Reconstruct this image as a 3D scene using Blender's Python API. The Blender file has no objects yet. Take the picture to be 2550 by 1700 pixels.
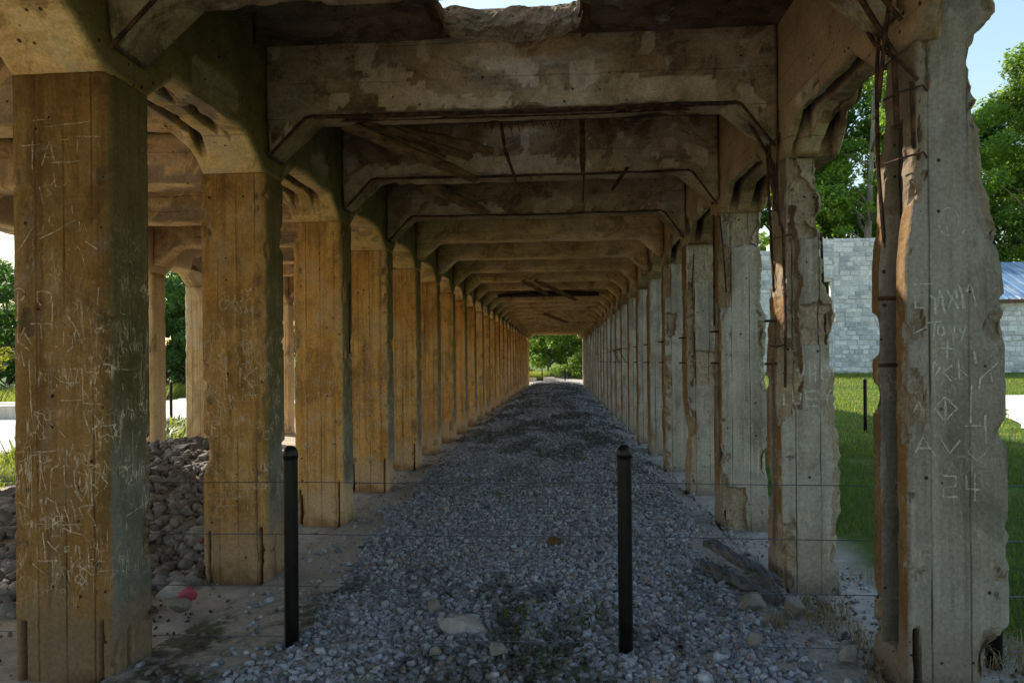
import bpy, math, random
import numpy as np
from mathutils import Vector, Matrix

random.seed(11)
scene = bpy.context.scene
COL = scene.collection
PI = math.pi

# ------------------------------------------------------------------ dimensions (metres)
XL, XR = -2.185, 1.555          # inner faces of the two column rows of the main aisle
WL, WR = 0.53, 0.455            # column widths
DEPTH = 0.36                    # column depth along the aisle
XO = -6.39                      # inner face of the outer left row
PITCH = 1.793
NF = 26                         # frames along the trestle
Z_HAUNCH, Z_GIRD = 3.08, 3.29   # longitudinal girder: haunch start, soffit
Z_BH, Z_BEAM = 3.22, 3.51       # cross beam: haunch start, soffit
Z_CEIL, Z_TOP = 4.03, 4.28
def fy(k):
    if k == 1: return 3.18
    return 4.97 + PITCH * (k - 2)
Y_END = fy(NF) + DEPTH

# ------------------------------------------------------------------ numpy noise
def _hash(ix, iy, iz, seed):
    h = (ix.astype(np.int64) * 374761393 + iy.astype(np.int64) * 668265263 + iz.astype(np.int64) * 2147483647 + seed * 974634777) & 0xFFFFFFFF
    h = ((h ^ (h >> 13)) * 1274126177) & 0xFFFFFFFF
    h = ((h ^ (h >> 16)) * 2246822519) & 0xFFFFFFFF
    return ((h ^ (h >> 15)) & 0xFFFFFF) / float(0xFFFFFF)

def vnoise(P, scale=1.0, seed=0):
    p = np.asarray(P, float) * scale
    i = np.floor(p); f = p - i; u = f * f * (3 - 2 * f)
    i = i.astype(np.int64); r = 0
    for dx in (0, 1):
        for dy in (0, 1):
            for dz in (0, 1):
                w = (u[..., 0] if dx else 1 - u[..., 0]) * (u[..., 1] if dy else 1 - u[..., 1]) * (u[..., 2] if dz else 1 - u[..., 2])
                r = r + w * _hash(i[..., 0] + dx, i[..., 1] + dy, i[..., 2] + dz, seed)
    return r * 2 - 1

def fbm(P, scale=1.0, octv=4, seed=0):
    a, t, s = 0, 1.0, 0
    for o in range(octv):
        a = a + t * vnoise(P, scale * 2 ** o, seed + o * 17); s += t; t *= 0.5
    return a / s

def sstep(a, b, x):
    t = np.clip((x - a) / (b - a), 0, 1)
    return t * t * (3 - 2 * t)

# ------------------------------------------------------------------ object helpers
def tag(o, label=None, cat=None, group=None, kind=None):
    if label: o['label'] = label
    if cat: o['category'] = cat
    if group: o['group'] = group
    if kind: o['kind'] = kind
    return o

def empty(name, loc=(0, 0, 0)):
    o = bpy.data.objects.new(name, None); COL.objects.link(o)
    o.location = loc; o.empty_display_size = 0.2
    return o

def make_mesh(name, V, F, mat=None, smooth=False, attrs=None):
    me = bpy.data.meshes.new(name)
    V = np.asarray(V, dtype=np.float32)
    if isinstance(F, np.ndarray):
        n, k = F.shape
        me.vertices.add(len(V)); me.vertices.foreach_set('co', V.ravel())
        me.loops.add(n * k); me.loops.foreach_set('vertex_index', F.astype(np.int32).ravel())
        me.polygons.add(n)
        me.polygons.foreach_set('loop_start', np.arange(0, n * k, k, dtype=np.int32))
        me.polygons.foreach_set('loop_total', np.full(n, k, dtype=np.int32))
        me.update(calc_edges=True)
    else:
        me.from_pydata(V.tolist(), [], [tuple(int(i) for i in f) for f in F])
    if smooth:
        me.polygons.foreach_set('use_smooth', np.ones(len(me.polygons), dtype=bool))
    if attrs:
        for an, av in attrs.items():
            a = me.attributes.new(an, 'FLOAT', 'POINT')
            a.data.foreach_set('value', np.asarray(av, dtype=np.float32))
    if mat: me.materials.append(mat)
    me.update()
    return me

def obj(name, me, parent=None, loc=None):
    o = bpy.data.objects.new(name, me); COL.objects.link(o)
    if parent: o.parent = parent
    if loc is not None: o.location = loc
    return o

class MB:
    """collects simple shapes into one mesh"""
    def __init__(s): s.V = []; s.F = []
    def add(s, V, F):
        b = len(s.V); s.V += [tuple(v) for v in V]; s.F += [tuple(i + b for i in f) for f in F]
    def box(s, a, b, jit=0.0):
        x0, y0, z0 = a; x1, y1, z1 = b
        V = [(x0, y0, z0), (x1, y0, z0), (x1, y1, z0), (x0, y1, z0), (x0, y0, z1), (x1, y0, z1), (x1, y1, z1), (x0, y1, z1)]
        if jit: V = [tuple(c + random.uniform(-jit, jit) for c in v) for v in V]
        s.add(V, [(0, 3, 2, 1), (4, 5, 6, 7), (0, 1, 5, 4), (1, 2, 6, 5), (2, 3, 7, 6), (3, 0, 4, 7)])
    def tube(s, pts, r, n=7):
        pts = [Vector(p) for p in pts]
        rs = r if isinstance(r, (list, tuple)) else [r] * len(pts)
        V = []; F = []
        prev = None
        for i, p in enumerate(pts):
            t = (pts[min(i + 1, len(pts) - 1)] - pts[max(i - 1, 0)])
            if t.length < 1e-9: t = Vector((0, 0, 1))
            t.normalize()
            if prev is None:
                a = t.cross(Vector((0, 0, 1)))
                if a.length < 0.05: a = t.cross(Vector((1, 0, 0)))
            else:
                a = prev - t * prev.dot(t)
            a.normalize(); prev = a
            b = t.cross(a)
            for j in range(n):
                an = 2 * PI * j / n
                V.append(p + (a * math.cos(an) + b * math.sin(an)) * rs[i])
        for i in range(len(pts) - 1):
            for j in range(n):
                k = (j + 1) % n
                F.append((i * n + j, i * n + k, (i + 1) * n + k, (i + 1) * n + j))
        F.append(tuple(range(n - 1, -1, -1))); F.append(tuple((len(pts) - 1) * n + j for j in range(n)))
        s.add(V, F)
    def plank(s, a, b, w, t, up=(0, 0, 1), rough=0.004, n=9):
        """a splintery board from a to b"""
        a, b, up = Vector(a), Vector(b), Vector(up)
        d = (b - a).normalized(); sd = d.cross(up).normalized(); u = sd.cross(d)
        V = []; F = []
        for i in range(n):
            f = i / (n - 1); p = a.lerp(b, f)
            ww = w * (1 - 0.35 * max(0, f - .8) / .2) * random.uniform(.85, 1.1)
            for sx, sz in ((-1, -1), (1, -1), (1, 1), (-1, 1)):
                V.append(p + sd * (sx * ww / 2 + random.uniform(-rough, rough)) + u * (sz * t / 2 + random.uniform(-rough, rough)) + d * random.uniform(-.03, .03) * (1 if i in (0, n - 1) else 0))
        for i in range(n - 1):
            for j in range(4):
                k = (j + 1) % 4
                F.append((i * 4 + j, i * 4 + k, i * 4 + 4 + k, i * 4 + 4 + j))
        F.append((3, 2, 1, 0)); F.append(tuple((n - 1) * 4 + j for j in range(4)))
        s.add(V, F)
    def build(s, name, mat, parent=None, smooth=False, loc=None):
        return obj(name, make_mesh(name, s.V, s.F, mat, smooth), parent, loc)

# ------------------------------------------------------------------ material helpers
class NT:
    def __init__(s, name):
        s.m = bpy.data.materials.new(name); s.m.use_nodes = True
        s.t = s.m.node_tree; s.t.nodes.clear()
        s.out = s.n('ShaderNodeOutputMaterial')
    def n(s, typ, **kw):
        nd = s.t.nodes.new(typ)
        for k, v in kw.items(): setattr(nd, k, v)
        return nd
    def l(s, a, b): s.t.links.new(a, b)
    def val(s, sock, v):
        if hasattr(v, 'links') or isinstance(v, bpy.types.NodeSocket): s.l(v, sock)
        else: sock.default_value = v
    def math(s, op, a, b=None, c=None, clamp=False):
        nd = s.n('ShaderNodeMath', operation=op, use_clamp=clamp)
        s.val(nd.inputs[0], a)
        if b is not None: s.val(nd.inputs[1], b)
        if c is not None: s.val(nd.inputs[2], c)
        return nd.outputs[0]
    def mix(s, f, a, b, blend='MIX'):
        nd = s.n('ShaderNodeMix', data_type='RGBA', blend_type=blend)
        s.val(nd.inputs[0], f)
        for sock, v in ((nd.inputs[6], a), (nd.inputs[7], b)):
            if isinstance(v, bpy.types.NodeSocket): s.l(v, sock)
            else: sock.default_value = (*v, 1.0) if len(v) == 3 else v
        return nd.outputs[2]
    def ramp(s, f, lo, hi, v0=0.0, v1=1.0):
        nd = s.n('ShaderNodeMapRange'); nd.clamp = True
        s.val(nd.inputs[0], f); s.val(nd.inputs[1], lo); s.val(nd.inputs[2], hi); s.val(nd.inputs[3], v0); s.val(nd.inputs[4], v1)
        return nd.outputs[0]
    def noise(s, vec, scale, detail=4, rough=.55, dist=0.0):
        nd = s.n('ShaderNodeTexNoise')
        s.l(vec, nd.inputs['Vector']); nd.inputs['Scale'].default_value = scale
        nd.inputs['Detail'].default_value = detail; nd.inputs['Roughness'].default_value = rough
        nd.inputs['Distortion'].default_value = dist
        return nd.outputs['Fac']
    def voro(s, vec, scale, feature='F1'):
        nd = s.n('ShaderNodeTexVoronoi', feature=feature)
        s.l(vec, nd.inputs['Vector']); nd.inputs['Scale'].default_value = scale
        return nd
    def vmul(s, vec, v):
        nd = s.n('ShaderNodeVectorMath', operation='MULTIPLY')
        s.l(vec, nd.inputs[0]); nd.inputs[1].default_value = v
        return nd.outputs[0]
    def sep(s, vec):
        nd = s.n('ShaderNodeSeparateXYZ'); s.l(vec, nd.inputs[0]); return nd.outputs
    def objvec(s, rnd=True):
        tc = s.n('ShaderNodeTexCoord'); v = tc.outputs['Object']
        if not rnd: return v, v
        oi = s.n('ShaderNodeObjectInfo')
        m = s.n('ShaderNodeVectorMath', operation='MULTIPLY_ADD')
        cb = s.n('ShaderNodeCombineXYZ')
        for i in range(3): s.l(oi.outputs['Random'], cb.inputs[i])
        s.l(cb.outputs[0], m.inputs[0]); m.inputs[1].default_value = (31.0, 57.0, 13.0); s.l(v, m.inputs[2])
        return v, m.outputs[0]
    def finish(s, color, rough=.9, bump=None, bstr=.4, bdist=.01, spec=.25, metallic=0.0, alpha=None, trans=None):
        b = s.n('ShaderNodeBsdfPrincipled')
        s.val(b.inputs['Base Color'], color if isinstance(color, bpy.types.NodeSocket) else (*color, 1))
        s.val(b.inputs['Roughness'], rough); s.val(b.inputs['Metallic'], metallic)
        b.inputs['Specular IOR Level'].default_value = spec
        if bump is not None:
            bn = s.n('ShaderNodeBump'); bn.inputs['Strength'].default_value = bstr; bn.inputs['Distance'].default_value = bdist
            s.l(bump, bn.inputs['Height']); s.l(bn.outputs[0], b.inputs['Normal'])
        res = b.outputs[0]
        if trans is not None:
            tr = s.n('ShaderNodeBsdfTranslucent'); s.val(tr.inputs[0], trans)
            mx = s.n('ShaderNodeMixShader'); mx.inputs[0].default_value = .45
            s.l(res, mx.inputs[1]); s.l(tr.outputs[0], mx.inputs[2]); res = mx.outputs[0]
        if alpha is not None:
            tp = s.n('ShaderNodeBsdfTransparent'); mx = s.n('ShaderNodeMixShader')
            s.val(mx.inputs[0], alpha); s.l(tp.outputs[0], mx.inputs[1]); s.l(res, mx.inputs[2]); res = mx.outputs[0]
        s.l(res, s.out.inputs[0])
        return s.m

def concrete(name, base, stain, dark, side=None, side_sign=1, seam=None, streak=True, spall=(.45, .35, .24), white=.25, scratch=0.0, foot=None, seamstr=.85):
    T = NT(name)
    v, vr = T.objvec()
    big = T.noise(vr, 1.1, 5, .6)
    mid = T.noise(vr, 4.5, 6, .65)
    col = T.mix(T.ramp(big, .38, .62), base, stain)
    col = T.mix(T.ramp(mid, .48, .72, 0, .55), col, dark)
    if streak:
        st = T.noise(T.vmul(vr, (17, 17, .55)), 1.0, 4, .6)
    else:
        st = T.noise(T.vmul(vr, (1.6, 3.2, 4.2)), 1.0, 6, .65, .6)
    col = T.mix(T.ramp(st, .48, .70, 0, .68 if streak else .8), col, dark)
    damp = T.noise(T.vmul(vr, (2.2, 2.2, 1.0 if streak else 2.4)), 1.0, 8, .74, .8)
    col = T.mix(T.ramp(damp, .52, .58, 0, .40 if streak else .6), col, tuple(d_ * .8 for d_ in dark))
    col = T.mix(T.ramp(damp, .47, .39, 0, .45), col, tuple(.55 * sum(base) / 3 + .45 * b_ for b_ in base))
    col = T.mix(T.ramp(st, .2, .42, .45, 0), col, tuple(min(1, c * 1.5) for c in base))
    wp = T.noise(vr, 2.3, 7, .7, .4)
    col = T.mix(T.ramp(wp, .6, .74, 0, white), col, (.62, .59, .53))
    if side is not None:  # side faces toned by direction: light and shade put into the colour
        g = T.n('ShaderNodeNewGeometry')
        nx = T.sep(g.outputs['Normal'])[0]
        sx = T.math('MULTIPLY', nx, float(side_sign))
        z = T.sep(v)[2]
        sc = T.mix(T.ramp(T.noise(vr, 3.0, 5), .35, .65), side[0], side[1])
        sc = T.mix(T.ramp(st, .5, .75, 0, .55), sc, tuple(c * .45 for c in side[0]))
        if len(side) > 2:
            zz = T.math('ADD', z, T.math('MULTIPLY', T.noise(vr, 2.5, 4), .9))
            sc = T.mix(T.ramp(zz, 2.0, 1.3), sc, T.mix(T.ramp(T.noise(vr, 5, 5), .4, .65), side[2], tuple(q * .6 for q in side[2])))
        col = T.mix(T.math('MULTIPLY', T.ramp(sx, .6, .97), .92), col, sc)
    # worn paler foot of a column
    if foot is not None:
        z = T.sep(v)[2]
        fz = T.math('ADD', z, T.math('MULTIPLY', T.math('SUBTRACT', T.noise(vr, 6, 5), .5), .5))
        col = T.mix(T.ramp(fz, .5, .3, 0, .8), col, foot)
        col = T.mix(T.ramp(fz, .16, .02, 0, .7), col, dark)
    # spalled concrete
    at = T.n('ShaderNodeAttribute', attribute_name='spall')
    ag = T.voro(vr, 38)
    spc = T.mix(T.ramp(T.noise(vr, 9, 6, .7), .35, .65), spall, tuple(c * .62 for c in spall))
    spf = T.math('MULTIPLY', T.ramp(at.outputs['Fac'], .15, .5), .85)
    col = T.mix(spf, col, spc)
    so_ = T.n('ShaderNodeAttribute', attribute_name='recess_shade')
    col = T.mix(T.math('MULTIPLY', so_.outputs['Fac'], .97), col, (.020, .013, .008))  # recesses painted near-black, shade put into the colour
    # grain and bug holes
    gr = T.noise(vr, 55, 5, .7)
    col = T.mix(1.0, col, T.mix(T.ramp(gr, .25, .75), (.62, .62, .62), (1.22, 1.2, 1.18)), 'MULTIPLY')
    vo = T.voro(vr, 15)
    pr = T.sep(vo.outputs['Color'])[0]
    pit = T.math('LESS_THAN', vo.outputs['Distance'], T.ramp(pr, .55, 1.0, 0.0, .17))
    col = T.mix(T.math('MULTIPLY', pit, .88), col, (.015, .012, .01))
    hgt = T.math('ADD', T.math('MULTIPLY', gr, .5), T.math('MULTIPLY', mid, .9))
    hgt = T.math('SUBTRACT', hgt, T.math('MULTIPLY', pit, .8))
    # thin scratches
    if scratch > 0:
        z = T.sep(v)[2]
        zm = T.math('MULTIPLY', T.ramp(z, .35, .8), T.ramp(z, 2.5, 1.6))
        tot = None
        for sc_, rot in (((26, 26, 2.4), .12), ((20, 20, 3.0), -.25), ((7, 7, 9), .9), ((38, 38, 5), .35)):
            mp = T.n('ShaderNodeMapping'); T.l(vr, mp.inputs[0]); mp.inputs['Rotation'].default_value = (0, rot, 0); mp.inputs['Scale'].default_value = sc_
            nn = T.noise(mp.outputs[0], 1.0, 2, .5)
            ln = T.ramp(T.math('ABSOLUTE', T.math('SUBTRACT', nn, .53)), .002, .011, 1, 0)
            tot = ln if tot is None else T.math('MAXIMUM', tot, ln)
        br = T.ramp(T.noise(vr, 7, 3), .45, .62)
        col = T.mix(T.math('MULTIPLY', T.math('MULTIPLY', tot, zm), T.math('MULTIPLY', br, scratch)), col, (.62, .52, .38))
    # board seams
    if seam:
        xyz = T.sep(v)
        c = xyz['xyz'.index(seam[0])]
        wob = T.math('MULTIPLY', T.math('SUBTRACT', T.noise(T.vmul(vr, (0, 0, 3) if seam[0] != 'z' else (3, 0, 0)), 1, 2), .5), .03)
        fr = T.math('FRACT', T.math('ADD', T.math('DIVIDE', T.math('ADD', c, wob if seam[0] == 'z' else T.math('MULTIPLY', wob, .3)), seam[1]), seam[2]))
        ds = T.math('MULTIPLY', T.math('ABSOLUTE', T.math('SUBTRACT', fr, .5)), seam[1])
        var = T.ramp(T.noise(T.vmul(vr, (9, 9, 1.2) if seam[0] != 'z' else (1.2, 9, 9)), 1, 3), .38, .6)
        sm = T.math('MULTIPLY', T.ramp(ds, .0025, .006, 1, 0), var)
        col = T.mix(T.math('MULTIPLY', sm, seamstr), col, tuple(c_ * .2 for c_ in dark))
        hgt = T.math('SUBTRACT', hgt, T.math('MULTIPLY', sm, 1.0))
    return T.finish(col, .92, hgt, .55, .012, .15)

M = {}
LSIDE = ((.17, .145, .065), (.10, .09, .04), (.20, .205, .18))  # left inner faces: shade and sky tint painted into the colour
RSIDE = ((.40, .23, .095), (.26, .145, .06))  # right inner faces: warm bounce light painted into the colour
def left_concrete(name, k):
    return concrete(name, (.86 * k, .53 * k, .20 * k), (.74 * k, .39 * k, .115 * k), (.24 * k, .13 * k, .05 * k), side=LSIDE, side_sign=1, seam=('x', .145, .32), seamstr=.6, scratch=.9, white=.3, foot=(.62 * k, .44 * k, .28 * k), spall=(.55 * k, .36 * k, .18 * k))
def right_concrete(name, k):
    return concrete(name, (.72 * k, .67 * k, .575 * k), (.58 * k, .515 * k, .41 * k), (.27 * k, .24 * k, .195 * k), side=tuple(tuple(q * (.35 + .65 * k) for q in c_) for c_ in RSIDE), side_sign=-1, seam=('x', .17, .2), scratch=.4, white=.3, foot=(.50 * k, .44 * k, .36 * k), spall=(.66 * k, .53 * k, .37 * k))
M['left1'] = left_concrete('shade_toned_ochre_concrete', .35)  # near ochre columns use darkened copies, shade put into the colour
M['left2'] = left_concrete('half_shade_toned_ochre_concrete', .60)
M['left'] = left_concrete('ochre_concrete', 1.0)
M['right1'] = right_concrete('shade_toned_grey_concrete', .46)  # near grey columns darkened likewise as painted shade
M['right2'] = right_concrete('half_shade_toned_grey_concrete', .66)
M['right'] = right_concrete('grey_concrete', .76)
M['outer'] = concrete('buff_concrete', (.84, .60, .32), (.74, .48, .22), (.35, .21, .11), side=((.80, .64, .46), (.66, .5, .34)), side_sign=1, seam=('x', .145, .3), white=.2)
M['aisle'] = concrete('lit_aisle_concrete', (.84, .60, .32), (.72, .47, .22), (.26, .16, .09), seam=('z', .19, .3), streak=False, white=.35, seamstr=.6)
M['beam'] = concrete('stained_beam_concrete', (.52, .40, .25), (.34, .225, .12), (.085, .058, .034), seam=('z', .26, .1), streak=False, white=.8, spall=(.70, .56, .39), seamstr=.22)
M['farbeam'] = concrete('glow_toned_ochre_beam_concrete', (.88, .64, .33), (.76, .51, .22), (.36, .23, .10), seam=('z', .17, .1), streak=False, white=.4, seamstr=.35)  # paler than the near beams: far glow put into the colour
M['girder_left'] = concrete('shade_sided_girder_concrete', (.90, .64, .30), (.86, .56, .22), (.42, .26, .10), side=((.20, .165, .075), (.12, .10, .045)), side_sign=1, seam=('z', .2, .1), streak=False, white=.3, seamstr=.3)  # inner face darkened, undersides brightened: shade and bounce light painted in
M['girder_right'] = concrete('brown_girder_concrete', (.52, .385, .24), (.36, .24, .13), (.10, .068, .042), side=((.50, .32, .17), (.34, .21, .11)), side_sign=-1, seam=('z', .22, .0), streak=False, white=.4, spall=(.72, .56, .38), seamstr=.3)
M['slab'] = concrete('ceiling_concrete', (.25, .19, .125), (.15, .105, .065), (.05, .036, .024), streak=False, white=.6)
M['rim'] = concrete('earthy_rim_concrete', (.34, .255, .165), (.23, .165, .095), (.07, .06, .03), streak=False, white=.2)

def rust():
    T = NT('rusty_steel'); v, vr = T.objvec()
    c = T.mix(T.ramp(T.noise(vr, 18, 5), .4, .65), (.026, .017, .012), (.12, .055, .026))
    return T.finish(c, .85, T.noise(vr, 60, 3), .5, .004, .2)
M['rust'] = rust()

def weathered(name, a, b, sc):
    T = NT(name); v, vr = T.objvec()
    st = T.noise(T.vmul(vr, sc), 1, 5, .65)
    c = T.mix(T.ramp(st, .35, .7), a, b)
    return T.finish(c, .9, st, .6, .01, .1)
M['board'] = weathered('splintered_brown_wood', (.30, .17, .085), (.05, .028, .016), (9, 3, 22))
M['log'] = weathered('weathered_grey_wood', (.17, .165, .17), (.03, .03, .032), (30, 4, 25))

def black_paint():
    T = NT('black_post_paint'); v, vr = T.objvec()
    c = T.mix(T.ramp(T.noise(vr, 9, 4), .45, .7), (.002, .002, .0022), (.006, .0055, .005))
    return T.finish(c, T.ramp(T.noise(vr, 14, 4), .3, .7, .33, .5), None, spec=.3)
M['black'] = black_paint()
def wire_mat():
    T = NT('galvanised_wire'); return T.finish((.16, .17, .19), .45, None, metallic=.8)
M['wire'] = wire_mat()

def pebble_mat(name, *cols, moss=True):
    T = NT(name)
    tc = T.n('ShaderNodeTexCoord'); v = tc.outputs['Object']
    at = T.n('ShaderNodeAttribute', attribute_name='shade')
    c = T.mix(at.outputs['Fac'], cols[0], cols[1])
    hue = T.n('ShaderNodeAttribute', attribute_name='hue')
    c = T.mix(T.ramp(hue.outputs['Fac'], .8, 1, 0, .8), c, (.30, .215, .15))
    c = T.mix(1, c, T.mix(T.ramp(T.noise(v, 40, 4), .3, .7), (.7, .7, .7), (1.15, 1.15, 1.15)), 'MULTIPLY')
    if moss:
        mv = T.vmul(v, (1.0, .45, 1))
        mm = T.noise(mv, .95, 6, .7, .3)
        mm = T.math('MULTIPLY', T.math('MULTIPLY', T.ramp(mm, .47, .545), T.math('MAXIMUM', T.ramp(T.sep(v)[1], 7.5, 12, .1, 1), T.ramp(T.sep(v)[1], 5.6, 4.6, .1, 1.1))), T.ramp(T.noise(v, 13, 3), .3, .5))
        c = T.mix(T.math('MULTIPLY', mm, .82), c, T.mix(T.ramp(T.noise(v, 5, 3), .45, .6), (.045, .034, .02), (.045, .06, .022)))
    return T.finish(c, .85, T.noise(v, 90, 3), .3, .004, .25)
M['pebble'] = pebble_mat('limestone_gravel', (.08, .085, .10), (.52, .54, .59))
M['bed'] = pebble_mat('gravel_bed_soil', (.30, .27, .23), (.48, .44, .38))

def rock_mat(name, a, b, paint=None):
    T = NT(name); v, vr = T.objvec()
    c = T.mix(T.ramp(T.noise(vr, 5, 6, .65), .35, .65), a, b)
    c = T.mix(1, c, T.mix(T.ramp(T.noise(vr, 40, 4), .3, .7), (.7, .7, .7), (1.15, 1.15, 1.15)), 'MULTIPLY')
    if paint:
        x = T.sep(v)
        s = T.math('ADD', T.math('ADD', x[0], T.math('MULTIPLY', x[2], -.8)), T.math('MULTIPLY', T.noise(vr, 14, 4), .12))
        c = T.mix(T.ramp(s, .105, .115, 0, .8), c, paint)
    return T.finish(c, .9, T.noise(vr, 22, 6, .7), .7, .015, .2)
M['rock'] = rock_mat('limestone_rubble', (.33, .305, .275), (.17, .15, .125))
M['rock_pink'] = rock_mat('limestone_with_pink_paint', (.42, .40, .38), (.27, .25, .23), (.50, .05, .12))
M['slabrock'] = rock_mat('pale_slab_stone', (.44, .41, .38), (.30, .27, .24))
M['paleblock'] = rock_mat('pale_block_stone', (.62, .58, .5), (.5, .46, .4))

def ground_mat():
    T = NT('lawn_soil'); tc = T.n('ShaderNodeTexCoord'); v = tc.outputs['Object']
    c = T.mix(T.ramp(T.noise(v, .35, 6), .35, .65), (.05, .10, .015), (.10, .15, .028))
    c = T.mix(T.ramp(T.noise(v, 4, 6, .7), .45, .7, 0, .7), c, (.05, .085, .018))
    c = T.mix(T.ramp(T.noise(v, 1.1, 6, .7), .56, .68, 0, .8), c, (.26, .21, .10))
    at = T.n('ShaderNodeAttribute', attribute_name='soil')
    soil = T.mix(T.ramp(T.noise(v, 7, 7, .7), .35, .65), (.52, .475, .415), (.34, .30, .25))
    soil = T.mix(T.ramp(T.noise(v, 45, 4, .7), .55, .7, 0, .8), soil, (.38, .36, .34))
    xs_ = T.sep(v)[0]
    soil = T.mix(T.ramp(xs_, -2.9, -3.6, 0, .85), soil, T.mix(T.ramp(T.noise(v, 6, 7, .7), .35, .65), (.60, .51, .39), (.36, .29, .21)))
    c = T.mix(at.outputs['Fac'], c, soil)
    return T.finish(c, .95, T.noise(v, 30, 6, .75), .7, .03, .1)
M['ground'] = ground_mat()
def pale_gravel():
    T = NT('pale_crushed_stone'); tc = T.n('ShaderNodeTexCoord'); v = tc.outputs['Object']
    c = T.mix(T.ramp(T.noise(v, .6, 6), .35, .65), (.78, .74, .66), (.66, .61, .53))
    c = T.mix(1, c, T.mix(T.ramp(T.noise(v, 25, 5, .7), .3, .7), (.65, .65, .65), (1.2, 1.2, 1.2)), 'MULTIPLY')
    return T.finish(c, .9, T.noise(v, 30, 5, .7), .5, .02, .2)
M['path'] = pale_gravel()
def leaf(name, a, b, tr):
    T = NT(name)
    at = T.n('ShaderNodeAttribute', attribute_name='shade')
    c = T.mix(at.outputs['Fac'], a, b)
    t = T.mix(at.outputs['Fac'], tuple(x * .6 for x in tr), tr)
    return T.finish(c, .5, None, spec=.35, trans=t)
M['leaf'] = leaf('broad_leaves', (.035, .095, .014), (.14, .25, .032), (.40, .58, .05))
M['leaf_yellow'] = leaf('yellow_green_leaves', (.10, .13, .012), (.18, .19, .02), (.42, .42, .03))
M['leaf_dark'] = leaf('dark_leaves', (.035, .085, .02), (.085, .16, .035), (.18, .36, .05))
M['blade'] = leaf('grass_blades', (.022, .065, .010), (.085, .15, .02), (.30, .40, .03))  # darkened green: the trestle's shade is put into the colour
M['lawn'] = leaf('sun_toned_lawn_blades', (.07, .13, .012), (.19, .24, .02), (.50, .55, .04))  # brighter copy of the blades, sunlight put into the colour
M['weed'] = leaf('weed_leaves', (.10, .15, .02), (.22, .27, .06), (.4, .45, .08))
M['straw'] = leaf('dry_straw', (.20, .14, .07), (.46, .36, .21), (.3, .22, .1))
def bark():
    T = NT('grey_bark'); v, vr = T.objvec()
    st = T.noise(T.vmul(vr, (7, 7, 1.2)), 1, 5, .7)
    c = T.mix(T.ramp(st, .35, .65), (.30, .28, .24), (.13, .115, .09))
    return T.finish(c, .95, st, .7, .03, .1)
M['bark'] = bark()
def blockwall():
    T = NT('whitewashed_stone_blocks'); tc = T.n('ShaderNodeTexCoord'); v = tc.outputs['Object']
    at = T.n('ShaderNodeAttribute', attribute_name='shade')
    c = T.mix(at.outputs['Fac'], (.38, .41, .45), (.80, .81, .82))
    c = T.mix(T.ramp(T.noise(v, 1.0, 6, .7), .45, .65, 0, .6), c, (.85, .84, .81))
    c = T.mix(T.ramp(T.noise(v, 6, 7, .75), .5, .66, 0, .6), c, (.24, .24, .26))
    c = T.mix(T.ramp(T.noise(T.vmul(v, (2.5, 2.5, .4)), 1, 5, .7), .56, .7, 0, .5), c, (.40, .39, .38))
    return T.finish(c, .95, T.noise(v, 9, 6, .7), .7, .05, .1)
M['block'] = blockwall()
def mortar():
    T = NT('pale_mortar'); tc = T.n('ShaderNodeTexCoord'); v = tc.outputs['Object']
    return T.finish(T.mix(T.noise(v, 3, 5), (.52, .51, .49), (.68, .67, .65)), .95)
M['mortar'] = mortar()
def metal_roof():
    T = NT('blue_metal_roofing'); tc = T.n('ShaderNodeTexCoord'); v = tc.outputs['Object']
    c = T.mix(T.ramp(T.noise(v, .8, 5), .4, .6), (.16, .27, .42), (.24, .36, .50))
    c = T.mix(T.ramp(T.noise(T.vmul(v, (3, .5, .5)), 1, 5, .7), .56, .64, 0, .8), c, (.6, .62, .64))  # pale flecks are sun glints painted on
    return T.finish(c, .38, None, spec=.5, metallic=.35)
M['roof'] = metal_roof()
def dark_wood():
    T = NT('brown_timber'); v, vr = T.objvec()
    return T.finish(T.mix(T.noise(vr, 6, 5), (.10, .06, .03), (.22, .14, .08)), .9)
M['timber'] = dark_wood()
def scratch_mat():
    T = NT('chalky_scratch'); tc = T.n('ShaderNodeTexCoord'); v = tc.outputs['Object']
    a = T.ramp(T.noise(v, 45, 5, .75), .36, .64, .05, .62)
    return T.finish((.78, .66, .48), .95, None, spec=.1, alpha=a)
M['scratch'] = scratch_mat()
def scratch_pale():
    T = NT('pale_scratch'); tc = T.n('ShaderNodeTexCoord'); v = tc.outputs['Object']
    a = T.ramp(T.noise(v, 45, 5, .75), .36, .63, .06, .55)
    return T.finish((.84, .84, .79), .95, None, spec=.1, alpha=a)
M['scratch_pale'] = scratch_pale()

# ------------------------------------------------------------------ terrain
def hbed(x, y):
    """height of the ground under the trestle"""
    p = np.stack([x, y, np.zeros_like(x)], -1)
    crown = .15 * sstep(3.5, 13, y) * np.clip(1 - ((x + .3) / 1.75) ** 2, 0, 1) ** .8
    inside = (sstep(XL - .2, XL + .35, x) * sstep(XR + .15, XR - .35, x))
    near = .02 + .10 * sstep(4.8, 3.2, y)
    return crown * inside + near + .012 * vnoise(p, 2.2, 3) * inside

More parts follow.
